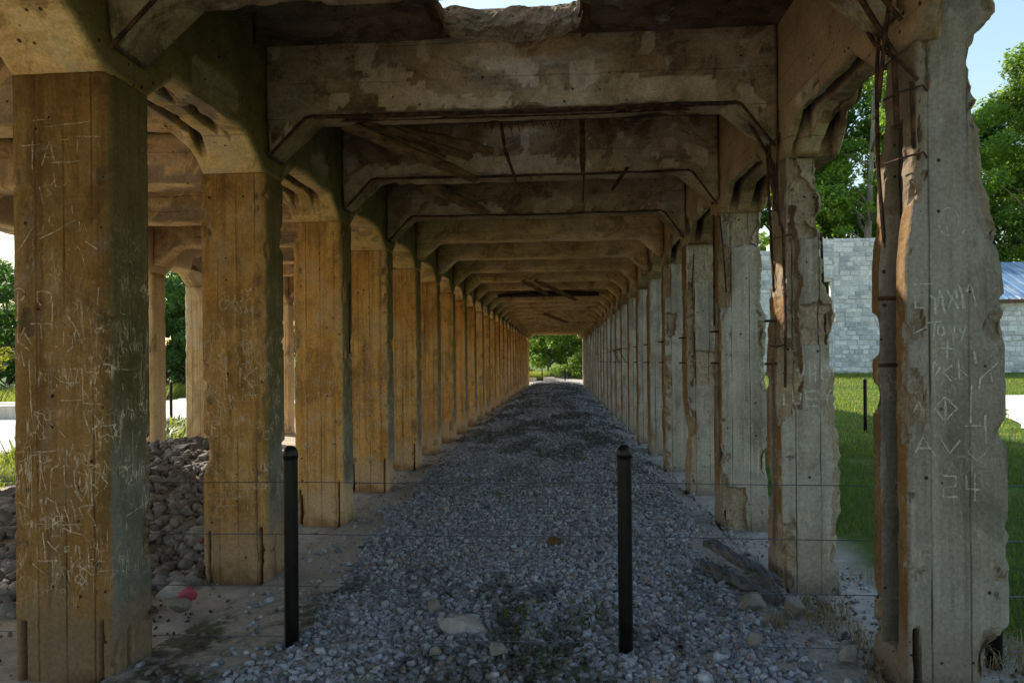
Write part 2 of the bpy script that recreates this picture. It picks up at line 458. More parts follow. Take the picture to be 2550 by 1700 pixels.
def hground(x, y):
    p = np.stack([x, y, np.zeros_like(x)], -1)
    h = .8 * sstep(24, 44, y) * sstep(4, 12, x)
    h = h + .05 * fbm(p, .35, 3, 5) * sstep(3, 8, np.abs(x))
    # rubble bank in the left aisle
    h = h + .55 * np.exp(-(((x + 5.3) / 1.5) ** 2 + ((y - 9.2) / 2.0) ** 2)) + .25 * np.exp(-(((x + 5.0) / 1.4) ** 2 + ((y - 6.2) / 1.5) ** 2))
    h = h + .12 * sstep(4.6, 3.0, y) * sstep(6, 3, np.abs(x))
    h = h + .6 * sstep(54, 62, y) * sstep(30, 10, np.abs(x))
    h = h + 6.0 * sstep(90, 400, np.hypot(x, y))
    return h - .02

def axis(lo, hi, fine_lo, fine_hi, fine, coarse):
    a = list(np.arange(fine_lo, fine_hi, fine))
    s = fine; x = fine_hi
    while x < hi: a.append(x); s = min(s * 1.25, coarse); x += s
    a.append(hi)
    s = fine; x = fine_lo; b = []
    while x > lo: s = min(s * 1.25, coarse); x -= s; b.append(max(x, lo))
    return np.array(sorted(set(b + a)))

gx = axis(-600, 600, -9, 6, .15, 60); gy = axis(-300, 900, 1.5, 16, .15, 60)
X, Y = np.meshgrid(gx, gy)
Z = hground(X, Y)
nx_, ny_ = len(gx), len(gy)
idx = np.arange(nx_ * ny_).reshape(ny_, nx_)
F = np.stack([idx[:-1, :-1], idx[:-1, 1:], idx[1:, 1:], idx[1:, :-1]], -1).reshape(-1, 4)
P = np.stack([X, Y, Z], -1).reshape(-1, 3)
soil = (sstep(-9.0, -8.0, X) * sstep(2.7, 2.2, X) * sstep(60, 52, Y) + sstep(50, 52, Y) * sstep(62, 57, Y) * sstep(9, 4, np.abs(X)) * .7)
soil = np.clip(soil + .25 * vnoise(P.reshape(ny_, nx_, 3), 3, 8) * (soil > .02) * (soil < .98), 0, 1)
ground = obj('ground', make_mesh('ground', P, F, M['ground'], True, {'soil': soil.ravel()}))
tag(ground, 'grassy ground with bare soil under the concrete trestle', 'ground', kind='structure')

def sheet(name, x0, x1, y0, y1, step, hfun, mat, wob=.25, lift=.004, shear=None):
    xs = np.arange(x0, x1 + 1e-6, step[0]); ys = np.arange(y0, y1 + 1e-6, step[1])
    X, Y = np.meshgrid(xs, ys)
    e = np.stack([np.zeros_like(Y), Y, np.zeros_like(Y)], -1)
    X = X + np.where(np.isclose(X, xs[0]), vnoise(e, 1.1, 31) * wob, 0) + np.where(np.isclose(X, xs[-1]), vnoise(e, 1.1, 37) * wob, 0)
    if shear is not None: X = X + shear(Y)
    Z = hfun(X, Y) + lift
    n, m = len(xs), len(ys); idx = np.arange(n * m).reshape(m, n)
    F = np.stack([idx[:-1, :-1], idx[:-1, 1:], idx[1:, 1:], idx[1:, :-1]], -1).reshape(-1, 4)
    V = np.stack([X, Y, Z], -1).reshape(-1, 3)
    return obj(name, make_mesh(name, V, F, mat, True, {'shade': np.full(len(V), .3), 'hue': np.zeros(len(V))}))
bed = sheet('gravel_bed', XL - .02, XR + .02, 1.2, 50.6, (.12, .2), hbed, M['bed'], 0.03)
tag(bed, 'dark gravel bed crowned along the middle of the trestle aisle', 'gravel bed', kind='structure')
road = sheet('road', -18.5, -10.4, -20, 90, (1.0, .7), hground, M['path'], .5, .03)
tag(road, 'pale crushed stone road in full sun left of the trestle', 'road', kind='structure')
pave = sheet('pavement', 0, 40, 15.5, 29.0, (.9, .7), hground, M['path'], .2, .03, shear=lambda y: np.maximum(10.6, .58 * y + .9))
tag(pave, 'pale paved pad in sun on the lawn right of the trestle', 'pavement', kind='structure')
endp = sheet('path', -8, .2, 51.2, 55.0, (.5, .4), hground, M['path'], .2, .03)
tag(endp, 'sunlit pale path crossing beyond the far end of the trestle', 'path', kind='structure')

# ------------------------------------------------------------------ trestle pieces
TR = empty('concrete_trestle', (0, 25, 0))
tag(TR, 'long derelict concrete trestle with rows of square columns and rusting cross beams', 'trestle')
TO = Vector((0, -25, 0))      # parts are placed in world metres through this offset
def part(name, me, loc=(0, 0, 0), label=None, parent=None):
    o = obj(name, me, parent or TR)
    o.location = (Vector(loc) + TO) if parent is None else Vector(loc)
    if label: o['label'] = label
    return o

def ring(w, d, r, nf, ns, nb):
    """rounded rectangle, front at y=0; returns xy, normals, corner weight, face id (0 front 1 right 2 back 3 left)"""
    pts, nor, cw, fid = [], [], [], []
    def edge(p0, p1, n, nr, f):
        L = math.hypot(p1[0] - p0[0], p1[1] - p0[1])
        for i in range(n):
            t = (i + .5) / n
            pts.append((p0[0] + (p1[0] - p0[0]) * t, p0[1] + (p1[1] - p0[1]) * t)); nor.append(nr)
            cw.append(max(0, 1 - min(t, 1 - t) * L / .09)); fid.append(f)
    def corner(c, a0, n):
        for i in range(n + 1):
            a = a0 + (PI / 2) * i / n
            pts.append((c[0] + r * math.cos(a), c[1] + r * math.sin(a))); nor.append((math.cos(a), math.sin(a))); cw.append(1.0); fid.append(-1)
    hw = w / 2
    edge((-hw + r, 0), (hw - r, 0), nf, (0, -1), 0)
    corner((hw - r, r), -PI / 2, 3)
    edge((hw, r), (hw, d - r), ns, (1, 0), 1)
    corner((hw - r, d - r), 0, 3)
    edge((hw - r, d), (-hw + r, d), nb, (0, 1), 2)
    corner((-hw + r, d - r), PI / 2, 3)
    edge((-hw, d - r), (-hw, r), ns, (-1, 0), 3)
    corner((-hw + r, r), PI, 3)
    return np.array(pts), np.array(nor), np.array(cw), np.array(fid)

def loft_faces(nz, n, caps=True):
    i = np.arange(n); j = (i + 1) % n
    F = []
    for k in range(nz - 1):
        F.append(np.stack([k * n + i, k * n + j, (k + 1) * n + j, (k + 1) * n + i], -1))
    F = np.concatenate(F).tolist()
    if caps:
        F.append(list(range(n - 1, -1, -1))); F.append([(nz - 1) * n + q for q in range(n)])
    return F

def column_mesh(name, w, mat, seed, near=False, r=.05, chip=.5, thr=.12, xr=None, xl=None, slots=(), H=3.085, zfoot=-.06, front_spall=None):
    nf, ns, nb = (54, 32, 12) if near else (10, 6, 4)
    nz = 200 if near else 36
    pts, nor, cw, fid = ring(w, DEPTH, r, nf, ns, nb)
    zs = np.linspace(zfoot, H, nz)
    n = len(pts)
    V = np.zeros((nz, n, 3)); V[:, :, 0] = pts[None, :, 0]; V[:, :, 1] = pts[None, :, 1]; V[:, :, 2] = zs[:, None]
    N3 = np.zeros((nz, n, 3)); N3[:, :, 0] = nor[None, :, 0]; N3[:, :, 1] = nor[None, :, 1]
    sp = np.zeros((nz, n))
    Q = V + seed * 7.31
    # broken edges
    er = np.interp(zs, *zip(*sorted(xr))) if xr else np.zeros(nz)
    el = np.interp(zs, *zip(*sorted(xl))) if xl else np.zeros(nz)
    fr = np.clip((V[:, :, 0] + w / 2) / w, 0, 1)
    jr = er[:, None] + (np.abs(er[:, None]) > .01) * (.016 * fbm(Q, 9, 4, seed) + .030 * np.round(fbm(Q, 5, 3, seed + 21) * 4) / 4 + .045 * (np.abs(fbm(Q, 8, 3, seed + 23)) - .15) + .018 * np.abs(vnoise(Q, 33, seed + 22)))
    wr = sstep(.55, .97, fr); wl = sstep(.45, .03, fr)
    V[:, :, 0] -= jr * wr
    V[:, :, 0] += (el[:, None] + (np.abs(el[:, None]) > .01) * .02 * fbm(Q, 9, 4, seed + 3)) * wl
    sp += (er[:, None] > .03) * (fr > .86) + (el[:, None] > .03) * (fr < .14)
    # chips off the arrises
    c = np.clip(fbm(Q, 3.1, 4, seed + 1) - thr, 0, 1) * chip * cw[None, :] ** 1.3
    c += np.clip(fbm(Q, 11, 3, seed + 5) - .28, 0, 1) * .09 * cw[None, :]
    sp += c > .012
    c += (c > .006) * (.020 * np.abs(fbm(Q, 13, 3, seed + 15)) + .010 * np.abs(vnoise(Q, 34, seed + 16)))
    wavy = .004 * (fbm(Q, 2.2, 4, seed + 2) + 1) + .0022 * (fbm(Q, 24, 2, seed + 4) + 1)
    if front_spall:
        for (z0, z1, x0, x1, dep) in front_spall:
            e = np.minimum(np.minimum(V[:, :, 2] - z0, z1 - V[:, :, 2]), np.minimum(V[:, :, 0] - x0, x1 - V[:, :, 0])) + .05 * fbm(Q, 7, 4, seed + 9)
            m = sstep(-.003, .010, e) * (fid[None, :] == 0)
            wavy = wavy + m * (dep + .030 * np.abs(fbm(Q, 11, 3, seed + 6)) + .012 * np.abs(vnoise(Q, 31, seed))); sp += m
    V -= N3 * (c + wavy)[:, :, None]
    recess_shade = np.zeros((nz, n))
    for (f, s0, s1, z0, z1, dep) in slots:
        s = V[:, :, 0] if f in (0, 2) else V[:, :, 1]
        zz = V[:, :, 2] + .05 * vnoise(Q, 5, 77)
        ss = s + .008 * vnoise(Q * np.array([0, 0, 1.0]), 6, 71)
        m = (fid[None, :] == f) * sstep(s0 - .009, s0 + .003, ss) * sstep(s1 + .009, s1 - .003, ss) * sstep(z0 - .03, z0 + .01, zz) * sstep(z1 + .03, z1 - .01, zz)
        V -= N3 * (m * dep)[:, :, None]; recess_shade = np.maximum(recess_shade, m)
    F = loft_faces(nz, n)
    return make_mesh(name, V.reshape(-1, 3), F, mat, not (near and w < .5), {'spall': np.clip(sp, 0, 1).ravel(), 'recess_shade': recess_shade.ravel()})

def zb_girder(y):
    """underside of the longitudinal girders"""
    y = np.asarray(y, float); z = np.full(y.shape, Z_GIRD)
    for k in range(-1, NF + 1):
        f = fy(k); b = f + DEPTH
        d = np.maximum(np.maximum(f - y, y - b), 0)
        z = np.minimum(z, Z_HAUNCH + (Z_GIRD - Z_HAUNCH) * np.clip(d / .27, 0, 1))
    return z

def girder_mesh(name, x0, x1, y0, y1, mat, seed, ystep, slots=False, rough=1.0, bev=.045):
    br = [y0, y1]
    for k in range(-1, NF + 1):
        f = fy(k); br += [f - .27, f, f + DEPTH, f + DEPTH + .27]
    br = sorted(b for b in set(br) if y0 <= b <= y1)
    ys = []
    for a, b in zip(br[:-1], br[1:]):
        st = ystep if a < 12 else ystep * 3
        ys += list(np.linspace(a, b, max(2, int((b - a) / st) + 1))[:-1])
    ys = np.array(ys + [y1])
    nb, ns, nt = (46 if slots else 22), 12, 3
    prof = [(x0 + bev + (x1 - x0 - 2 * bev) * i / (nb - 1), 0, 0) for i in range(nb)]
    prof += [(x1 - bev * .3, 0, bev * .3 / .8)]
    hs = np.linspace(0, 1, ns)
    prof += [(x1, h, bev * (1 - h)) for h in hs]
    prof += [(x1 - (x1 - x0) * i / (nt + 1), 1, 0) for i in range(1, nt + 1)]
    prof += [(x0, h, bev * (1 - h)) for h in hs[::-1]]
    prof += [(x0 + bev * .3, 0, bev * .3 / .8)]
    prof = np.array(prof); n = len(prof)
    zb = zb_girder(ys)
    V = np.zeros((len(ys), n, 3))
    V[:, :, 0] = prof[None, :, 0]; V[:, :, 1] = ys[:, None]
    V[:, :, 2] = zb[:, None] + prof[None, :, 1] * (Z_CEIL + .1 - zb[:, None]) + prof[None, :, 2]
    Q = V + seed * 3.7
    side = np.where(prof[:, 0] < x0 + .02, 1.0, np.where(prof[:, 0] > x1 - .02, -1.0, 0))
    low = sstep(.35, 0, prof[:, 1])
    ch = np.clip(fbm(Q, 2.6, 4, seed) - .08, 0, 1) * .30 * rough * low[None, :] * (np.abs(side)[None, :] + .35)
    V[:, :, 0] += side[None, :] * (ch * .7 + (.006 + .008 * rough * (fbm(Q, 3, 4, seed + 1) + 1)))
    V[:, :, 2] += (ch * .5 + .006 * (fbm(Q, 6, 3, seed + 2) + 1)) * (prof[None, :, 1] < .95)
    sp = (ch > .02).astype(float)
    if slots and x0 > 0:
        amt = (.10 * sstep(5.4, 4.2, V[:, :, 1]) + .20 * sstep(3.55, 3.15, V[:, :, 1])) * sstep(.70, .40, prof[None, :, 1] + .18 * fbm(Q, 5, 4, 61)) + .05 * np.abs(fbm(Q, 8, 4, 62)) * sstep(5.6, 5.0, V[:, :, 1])
        lim = x1 - amt; hit = V[:, :, 0] > lim
        V[:, :, 0] = np.minimum(V[:, :, 0], lim); sp = np.maximum(sp, hit * (amt > .03))
    if slots:      # channels where the rebar has rusted out of the haunches
        hz = sstep(Z_HAUNCH + .015, Z_HAUNCH + .03, zb)[:, None] * (ys[:, None] < 11)
        if x0 < 0: hz = hz * (sstep(3.72, 3.76, ys) * sstep(4.86, 4.80, ys) + sstep(5.75, 5.8, ys) * sstep(6.6, 6.55, ys) * .8)[:, None]
        recess_shade = np.zeros(V.shape[:2])
        for c, hw_ in ((x0 + .13, .035), (x0 + .33, .04)):
            m = sstep(hw_ + .006, hw_ - .004, np.abs(V[:, :, 0] - c + .012 * vnoise(Q * np.array([0, 1.0, 0]), 5, 3))) * (prof[None, :, 1] == 0) * hz
            m = m * sstep(-.35, -.2, fbm(Q * np.array([2, 1, 1]), 3.5, 3, 19))
            V[:, :, 2] += m * .16; recess_shade = np.maximum(recess_shade, m)
    return make_mesh(name, V.reshape(-1, 3), loft_faces(len(ys), n), mat, True, {'spall': sp.ravel(), 'recess_shade': (recess_shade if slots else np.zeros(V.shape[:2])).ravel()})

def beam_mesh(name, x0, x1, mat, seed, near=False, damage=1.0, thick=.33):
    """cross beam with haunched ends, local y=0 is its front face"""
    nx = 130 if near else 40
    xs = np.unique(np.concatenate([np.linspace(x0, x1, nx), [x0 + .333, x1 - .333]]))
    zb = np.minimum(Z_BEAM, Z_BH + (Z_BEAM - Z_BH) * np.minimum(xs - x0, x1 - xs) / .333)
    nb, ns = (8, 16) if near else (4, 6)
    bev = .03
    prof = [(bev + (thick - 2 * bev) * i / (nb - 1), 0, 0, 0) for i in range(nb)]
    prof += [(thick, h, bev * (1 - h), 1) for h in np.linspace(0, 1, ns)]
    prof += [(0, h, bev * (1 - h), -1) for h in np.linspace(1, 0, ns)]
    prof = np.array(prof); n = len(prof)
    V = np.zeros((len(xs), n, 3))
    V[:, :, 0] = xs[:, None]; V[:, :, 1] = prof[None, :, 0]
    V[:, :, 2] = zb[:, None] + prof[None, :, 1] * (Z_CEIL + .03 - zb[:, None]) + prof[None, :, 2]
    Q = V + seed * 5.13
    low = sstep(.5, 0, prof[:, 1])[None, :]
    fr = (prof[:, 3] == -1)[None, :]
    big = fbm(Q, 1.9, 4, seed)
    ch = np.clip(big + .12, 0, 1) * .16 * damage * low * fr
    rough = .02 * damage * (fbm(Q, 5, 5, seed + 1) + 1) * fr * sstep(.0, .15, fbm(Q, 1.1, 3, seed + 8) + .15)
    V[:, :, 1] += ch + rough + .004 * fr
    mid = (np.abs(prof[:, 3]) < .5)[None, :]
    V[:, :, 2] += (np.clip(fbm(Q, 4.5, 4, seed + 3), 0, 1) * .10 * damage * sstep(.3, .45, np.minimum(xs - x0, x1 - xs))[:, None]) * (low > .8)
    sp = np.clip((ch > .02) + (rough > .024 * damage) * .8 * damage, 0, 1) * np.ones_like(V[:, :, 0])
    # loft runs along x: reverse winding
    F = [list(reversed(f)) for f in loft_faces(len(xs), n)]
    return make_mesh(name, V.reshape(-1, 3), F, mat, True, {'spall': sp.ravel()})

# ---- columns ---------------------------------------------------------------
LXC, RXC, OXC = XL - WL / 2, XR + WR / 2, XO - WL / 2
slotsL = [(0, -.215, -.195, -.1, .36, .10), (0, .195, .215, -.1, .40, .11), (1, .13, .15, -.1, .3, .07)]
cols = {}
def zpx(py, y): return 1.65 - (py - 831) * y / 1568.0
for k in range(1, 6):
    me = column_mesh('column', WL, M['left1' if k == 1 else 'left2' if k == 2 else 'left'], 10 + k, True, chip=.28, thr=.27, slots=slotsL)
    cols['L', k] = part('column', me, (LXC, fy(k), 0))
r1 = [(zpx(a, 3.18), 2.01 - (1.555 + (b + 9 - 2093) * .475 / 256)) for a, b in ((60, 2300), (130, 2255), (180, 2246), (250, 2262), (330, 2270), (430, 2268), (500, 2290), (560, 2312), (640, 2320), (800, 2324), (1000, 2326), (1180, 2330), (1260, 2318), (1300, 2330), (1420, 2328), (1480, 2300), (1560, 2285))]
r2 = [(zpx(a, 4.97), 2.01 - (1.555 + (b - 1796) * .475 / 158)) for a, b in ((215, 1930), (300, 1900), (350, 1892), (470, 1895), (555, 1899), (650, 1901), (690, 1917), (725, 1926), (800, 1932), (1000, 1936), (1340, 1938))]
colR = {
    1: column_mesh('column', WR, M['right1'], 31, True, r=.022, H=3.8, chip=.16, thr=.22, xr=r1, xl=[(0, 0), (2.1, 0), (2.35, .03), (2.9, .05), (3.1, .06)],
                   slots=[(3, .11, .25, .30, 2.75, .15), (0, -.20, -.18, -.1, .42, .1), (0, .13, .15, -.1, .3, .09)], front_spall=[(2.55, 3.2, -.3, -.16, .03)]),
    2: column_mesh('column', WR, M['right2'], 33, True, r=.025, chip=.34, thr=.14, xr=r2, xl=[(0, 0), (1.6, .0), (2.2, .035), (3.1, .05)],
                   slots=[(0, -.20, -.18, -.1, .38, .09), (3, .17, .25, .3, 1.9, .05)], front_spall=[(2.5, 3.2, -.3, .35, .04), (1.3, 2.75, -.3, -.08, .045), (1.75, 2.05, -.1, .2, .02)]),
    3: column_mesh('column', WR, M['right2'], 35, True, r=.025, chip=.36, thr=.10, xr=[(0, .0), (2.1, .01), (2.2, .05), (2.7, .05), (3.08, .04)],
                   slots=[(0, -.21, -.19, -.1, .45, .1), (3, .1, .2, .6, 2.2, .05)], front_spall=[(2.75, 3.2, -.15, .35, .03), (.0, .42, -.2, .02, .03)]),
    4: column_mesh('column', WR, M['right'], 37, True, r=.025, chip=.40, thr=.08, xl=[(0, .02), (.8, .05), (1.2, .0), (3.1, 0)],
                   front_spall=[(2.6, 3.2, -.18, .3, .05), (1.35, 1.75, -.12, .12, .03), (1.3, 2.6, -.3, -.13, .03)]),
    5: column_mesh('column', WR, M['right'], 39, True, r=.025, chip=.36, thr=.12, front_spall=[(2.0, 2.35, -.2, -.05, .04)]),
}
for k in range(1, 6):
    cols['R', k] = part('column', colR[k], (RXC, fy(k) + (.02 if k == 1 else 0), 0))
farL = [column_mesh('column', WL, M['left'], 50 + i, False, chip=.15, thr=.32) for i in range(4)]
farR = [column_mesh('column', WR, M['right'], 60 + i, False, r=.03, chip=.22, thr=.24) for i in range(4)]
farO = [column_mesh('column', WL, M['outer'], 70 + i, False, chip=.22, thr=.22) for i in range(3)]
for k in range(6, NF + 1):
    cols['L', k] = part('column', farL[k % 4], (LXC, fy(k), 0))
    cols['R', k] = part('column', farR[k % 4], (RXC, fy(k), 0))
for k in range(1, NF + 1):
    cols['O', k] = part('column', farO[k % 3], (OXC, fy(k), 0))

for mm_, xx_ in ((farL[0], LXC), (farR[0], RXC), (farO[0], OXC)): part('column', mm_, (xx_, fy(0), 0))
lab = {('L', 1): 'ochre column nearest on the left, covered in scratched letters', ('L', 2): 'ochre column with CHASE scratched on it behind the left black post',
       ('L', 3): 'ochre column with LOVE scratched down its face', ('L', 5): 'ochre column with a crowned pentagon scratched low on its face',
       ('R', 1): 'grey column nearest on the right with TONY and 24 scratched on it', ('R', 2): 'grey column second on the right, upper edge broken away to bare rebar'}
for q, s in lab.items(): cols[q]['label'] = s

# ---- girders, beams, slabs ---------------------------------------------------
part('girder', girder_mesh('girder', XL - WL, XL, -.35, Y_END, M['girder_left'], 3, .05, slots=True, rough=.9), label='girder with octagonal openings over the left columns, inner face darkened as shade')
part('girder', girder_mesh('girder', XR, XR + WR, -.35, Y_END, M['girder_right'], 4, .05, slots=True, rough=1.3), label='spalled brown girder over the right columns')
part('girder', girder_mesh('girder', XO - WL, XO, -.35, Y_END, M['outer'], 6, .12), label='sunlit girder over the outer left columns')

dam = {1: 1.25, 2: 1.1, 3: .9, 4: .6}
beams = {}
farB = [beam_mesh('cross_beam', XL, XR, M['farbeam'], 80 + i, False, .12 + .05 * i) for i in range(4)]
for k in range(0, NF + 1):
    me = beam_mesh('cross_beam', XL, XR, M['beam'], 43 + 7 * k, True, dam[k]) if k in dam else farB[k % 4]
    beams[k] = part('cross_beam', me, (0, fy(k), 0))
beams[1]['label'] = 'nearest cross beam with a rough spalled face and rusted bars along its lower edge'
aisleB = [beam_mesh('cross_beam', XO, XL - WL, M['aisle'], 90 + i, False, .5) for i in range(2)]
for k in range(0, NF + 1):
    part('cross_beam', aisleB[k % 2], (0, fy(k), 0))

def slab_with_hole(name, x0, x1, y0, y1, hx, hy, rx, ry, seed, mat):
    """roof slab with a broken rounded chute hole"""
    n = 96
    out, inn = [], []
    for i in range(n):
        a = 2 * PI * (i + .5) / n
        c, s = math.cos(a), math.sin(a)
        m = max(abs(c) / ((x1 - x0) / 2), abs(s) / ((y1 - y0) / 2))
        out.append(((x0 + x1) / 2 + c / m, (y0 + y1) / 2 + s / m))
        e = (abs(c / rx) ** 5 + abs(s / ry) ** 5) ** (-1 / 5)
        inn.append((hx + c * e, hy + s * e))
    out, inn = np.array(out), np.array(inn)
    L = []
    levels = [(Z_TOP + .0, 0), (Z_TOP, .4), (Z_TOP - .05, .8), (Z_TOP - .10, .96), (Z_TOP - .13, 1), (Z_TOP - .16, 1.0), (Z_TOP - .2, 1), (Z_CEIL + .02, .985), (Z_CEIL + .004, .94), (Z_CEIL + .002, .8), (Z_CEIL + .002, .4), (Z_CEIL + .002, 0)]
    for z, t in levels:
        p = out * (1 - t) + inn * t
        L.append(np.concatenate([p, np.full((n, 1), z)], 1))
    V = np.array(L)
    Q = V + seed
    ctr = np.array([hx, hy])
    d = V[:, :, :2] - ctr; d /= np.linalg.norm(d, axis=2, keepdims=True)
    tt = np.array([t for _, t in levels])[:, None]
    V[:, :, :2] += d * (.05 * fbm(Q, 4, 4, seed) * sstep(.7, 1, tt))[:, :, None]
    V[:, :, 2] += .035 * fbm(Q, 6, 4, seed + 1) * (tt > .5) * (tt < .99)
    F = [list(reversed(f)) for f in loft_faces(len(levels), n, False)]
    F += [[(len(levels) - 1) * n + i, i, (i + 1) % n, (len(levels) - 1) * n + (i + 1) % n] for i in range(n)]
    sp = np.repeat((tt > .9) * 1.0, n, 1)
    return make_mesh(name, V.reshape(-1, 3), F, mat, False, {'spall': sp.ravel() * .0})

SLX0, SLX1 = XL - .25, XR + .25
holes = {0: (-.34, fy(1) - .52, .47, .44), 1: (-.34, fy(2) - .46, .48, .45), 2: (-.42, fy(3) - .3, .3, .2)}
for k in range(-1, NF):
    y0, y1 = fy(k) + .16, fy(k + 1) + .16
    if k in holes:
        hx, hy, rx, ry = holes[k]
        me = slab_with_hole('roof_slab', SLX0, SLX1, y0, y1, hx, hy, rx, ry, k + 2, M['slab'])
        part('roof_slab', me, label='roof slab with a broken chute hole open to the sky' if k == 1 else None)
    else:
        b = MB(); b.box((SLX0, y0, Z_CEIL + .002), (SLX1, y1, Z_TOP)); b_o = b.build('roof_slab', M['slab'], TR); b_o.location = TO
for k in range(-1, NF):
    b = MB(); b.box((XO - .95, fy(k) + .16, Z_CEIL + .004), (SLX0 - .003, fy(k + 1) + .16, Z_TOP - .004)); b_o = b.build('roof_slab', M['slab'], TR); b_o.location = TO
# unseen wall added on the right roof edge to throw shade on the lawn
b = MB(); b.box((XR + .12, -.2, Z_TOP + .002), (XR + WR - .03, Y_END, 7.0)); o = b.build('added_shade_wall', M['right'], TR); o.location = TO
# earthy rim of the near chute hole
def rim_mesh():
    n, m = 150, 22
    V = []
    for x in np.linspace(-.86, .18, n):
        u = (x + .34) / .52
        yy = fy(2) - .10 - .10 * abs(u) ** 3
        for j in range(m):
            t = j / (m - 1)
            V.append((x, yy - .05 * math.sin(t * PI) + .02, Z_CEIL - .05 + .03 * (1 - u * u) * -1 + t * .225))
    V = np.array(V); Q = V.copy()
    led = np.abs(fbm(Q * np.array([.6, .6, 2.2]), 6, 4, 3)) 
    V[:, 1] += .06 * fbm(Q, 5, 5, 3) - .05 * led + .022 * fbm(Q, 26, 3, 4)
    V[:, 2] += .05 * fbm(Q, 6, 4, 9)
    F = [(i * m + j, (i + 1) * m + j, (i + 1) * m + j + 1, i * m + j + 1) for i in range(n - 1) for j in range(m - 1)]
    return make_mesh('chute_rim', V, F, M['rim'], False, {'spall': np.zeros(len(V))})
part('chute_rim', rim_mesh(), label='earthy broken far lip of the roof hole above the nearest beam')

# ---- rusting bars ---------------------------------------------------------------
def bar_part(name, host, polys, r, label=None, mat='rust'):
    b = MB()
    for p in polys:
        b.tube(p, r, 6)
    o = b.build(name, M[mat], host)
    if label: o['label'] = label
    return o
def sag(x0, x1, y, z, amp, n=14):
    return [(x0 + (x1 - x0) * i / n, y + random.uniform(-.006, .006), z - amp * math.sin(PI * i / n) + random.uniform(-.006, .006)) for i in range(n + 1)]
for k in (1, 2, 3, 4):
    h = beams[k]
    zz = Z_BEAM + (.0 if k < 3 else .015)
    bar_part('reinforcing_bar', h, [sag(XL + .36, XR - .28, .03, zz - .012, .012)], .014 if k < 3 else .010)
    bar_part('reinforcing_bar', h, [sag(XL + .34, XR - .3, .10, zz + .0, .008)], .010)
    if k < 3:
        bar_part('reinforcing_bar', h, [sag(XL + .5, XR - .5, .19, zz + .01, .012)], .012)
    # the bent ends down the haunches
    bar_part('reinforcing_bar', h, [[(XL + .37, .02, zz - .01), (XL + .30, .0, zz - .03), (XL + .02, -.012, Z_BH - .03)]], .011)
    bar_part('reinforcing_bar', h, [[(XR - .30, .02, zz - .01), (XR - .25, .0, zz - .04), (XR - .02, -.012, Z_BH - .06)]], .011)
    if k <= 2:
        bar_part('reinforcing_bar', h, [[(XR - .29, .13, zz - .01), (XR - .2, .12, zz - .07), (XR - .0, .10, Z_BH - .16), (XR + .0, .08, Z_BH - .5)]], .013)
# bars on the right columns, in column space (front arris is at x=-WR/2, y=0)
hw = WR / 2
bars_R = {
    1: [[(-hw - .015, .16, 3.5), (-hw - .025, .2, 3.0), (-hw + .0, .25, 2.6), (-hw + .04, .27, 2.15)],
        [(-hw - .005, -.02, 3.62), (-hw - .045, .05, 3.2), (-hw - .05, .13, 2.86)],
        [(-hw - .03, .36, 3.36), (-hw - .03, .2, 3.16), (-hw + .0, .0, 2.98), (-hw + .06, -.01, 2.9)],
        [(-hw + .045, .012, 2.9), (-hw + .05, .012, 2.6)]],
    2: [[(-hw - .03, .1, 3.2), (-hw - .03, .05, 2.9), (-hw + .03, -.005, 2.55), (-hw + .045, .008, 1.9), (-hw + .04, .008, 1.45)],
        [(-hw + .0, -.02, 3.25), (-hw - .01, .0, 2.95), (-hw + .01, -.005, 2.6)],
        [(-hw - .02, .2, 3.3), (-hw - .02, .16, 2.9), (-hw + .01, .2, 2.5), (-hw + .03, .22, 2.15)],
        [(hw - .14, .06, 2.55), (hw - .135, .05, 2.2), (hw - .12, .04, 1.75)]],
    3: [[(-hw - .0, -.015, 3.05), (-hw + .03, -.01, 2.75), (-hw + .06, .0, 2.3)], [(-hw - .01, .2, 3.1), (-hw - .01, .22, 2.0)]],
    4: [[(-hw + .1, -.005, 2.95), (-hw + .07, -.01, 2.55)], [(-hw + .1, .01, 2.0), (-hw + .12, .02, 1.2)]],
}
for k, ps in bars_R.items():
    for p in ps:
        bar_part('reinforcing_bar', cols['R', k], [p], .010 if k < 3 else .008)
    ties = MB()
for k in (1, 2):
    for z in ((2.86, 2.56) if k == 1 else (2.52, 1.75)):
        bar_part('wire_tie', cols['R', k], [[(-hw - .03, .12, z), (-hw - .02, .0, z - .01), (-hw + .08, -.012, z + .015), (-hw + .10, -.004, z - .01)]], .005)
# pegs on the inner faces of the right columns
for k in range(1, 15):
    for z in (1.62, 1.93):
        bar_part('peg', cols['R', k], [[(-hw + .01, .10, z), (-hw - .075, .09, z - .002)]], .011)
for k in (8, 9):      # thin wire brackets
    dy = PITCH
    bar_part('wire_bracket', cols['R', k], [[(-hw - .06, .1, 1.93), (-hw - .12, dy * .5, 1.95), (-hw - .06, dy + .1, 1.96)], [(-hw - .06, dy + .05, 1.95), (-hw - .06, .1, 1.62)]], .010)
# pegs in the haunch of the left row
bar_part('reinforcing_bar', cols['L', 3], [[(WL / 2 + .01, .2, 2.5), (WL / 2 + .004, .2, 1.75)]], .008)
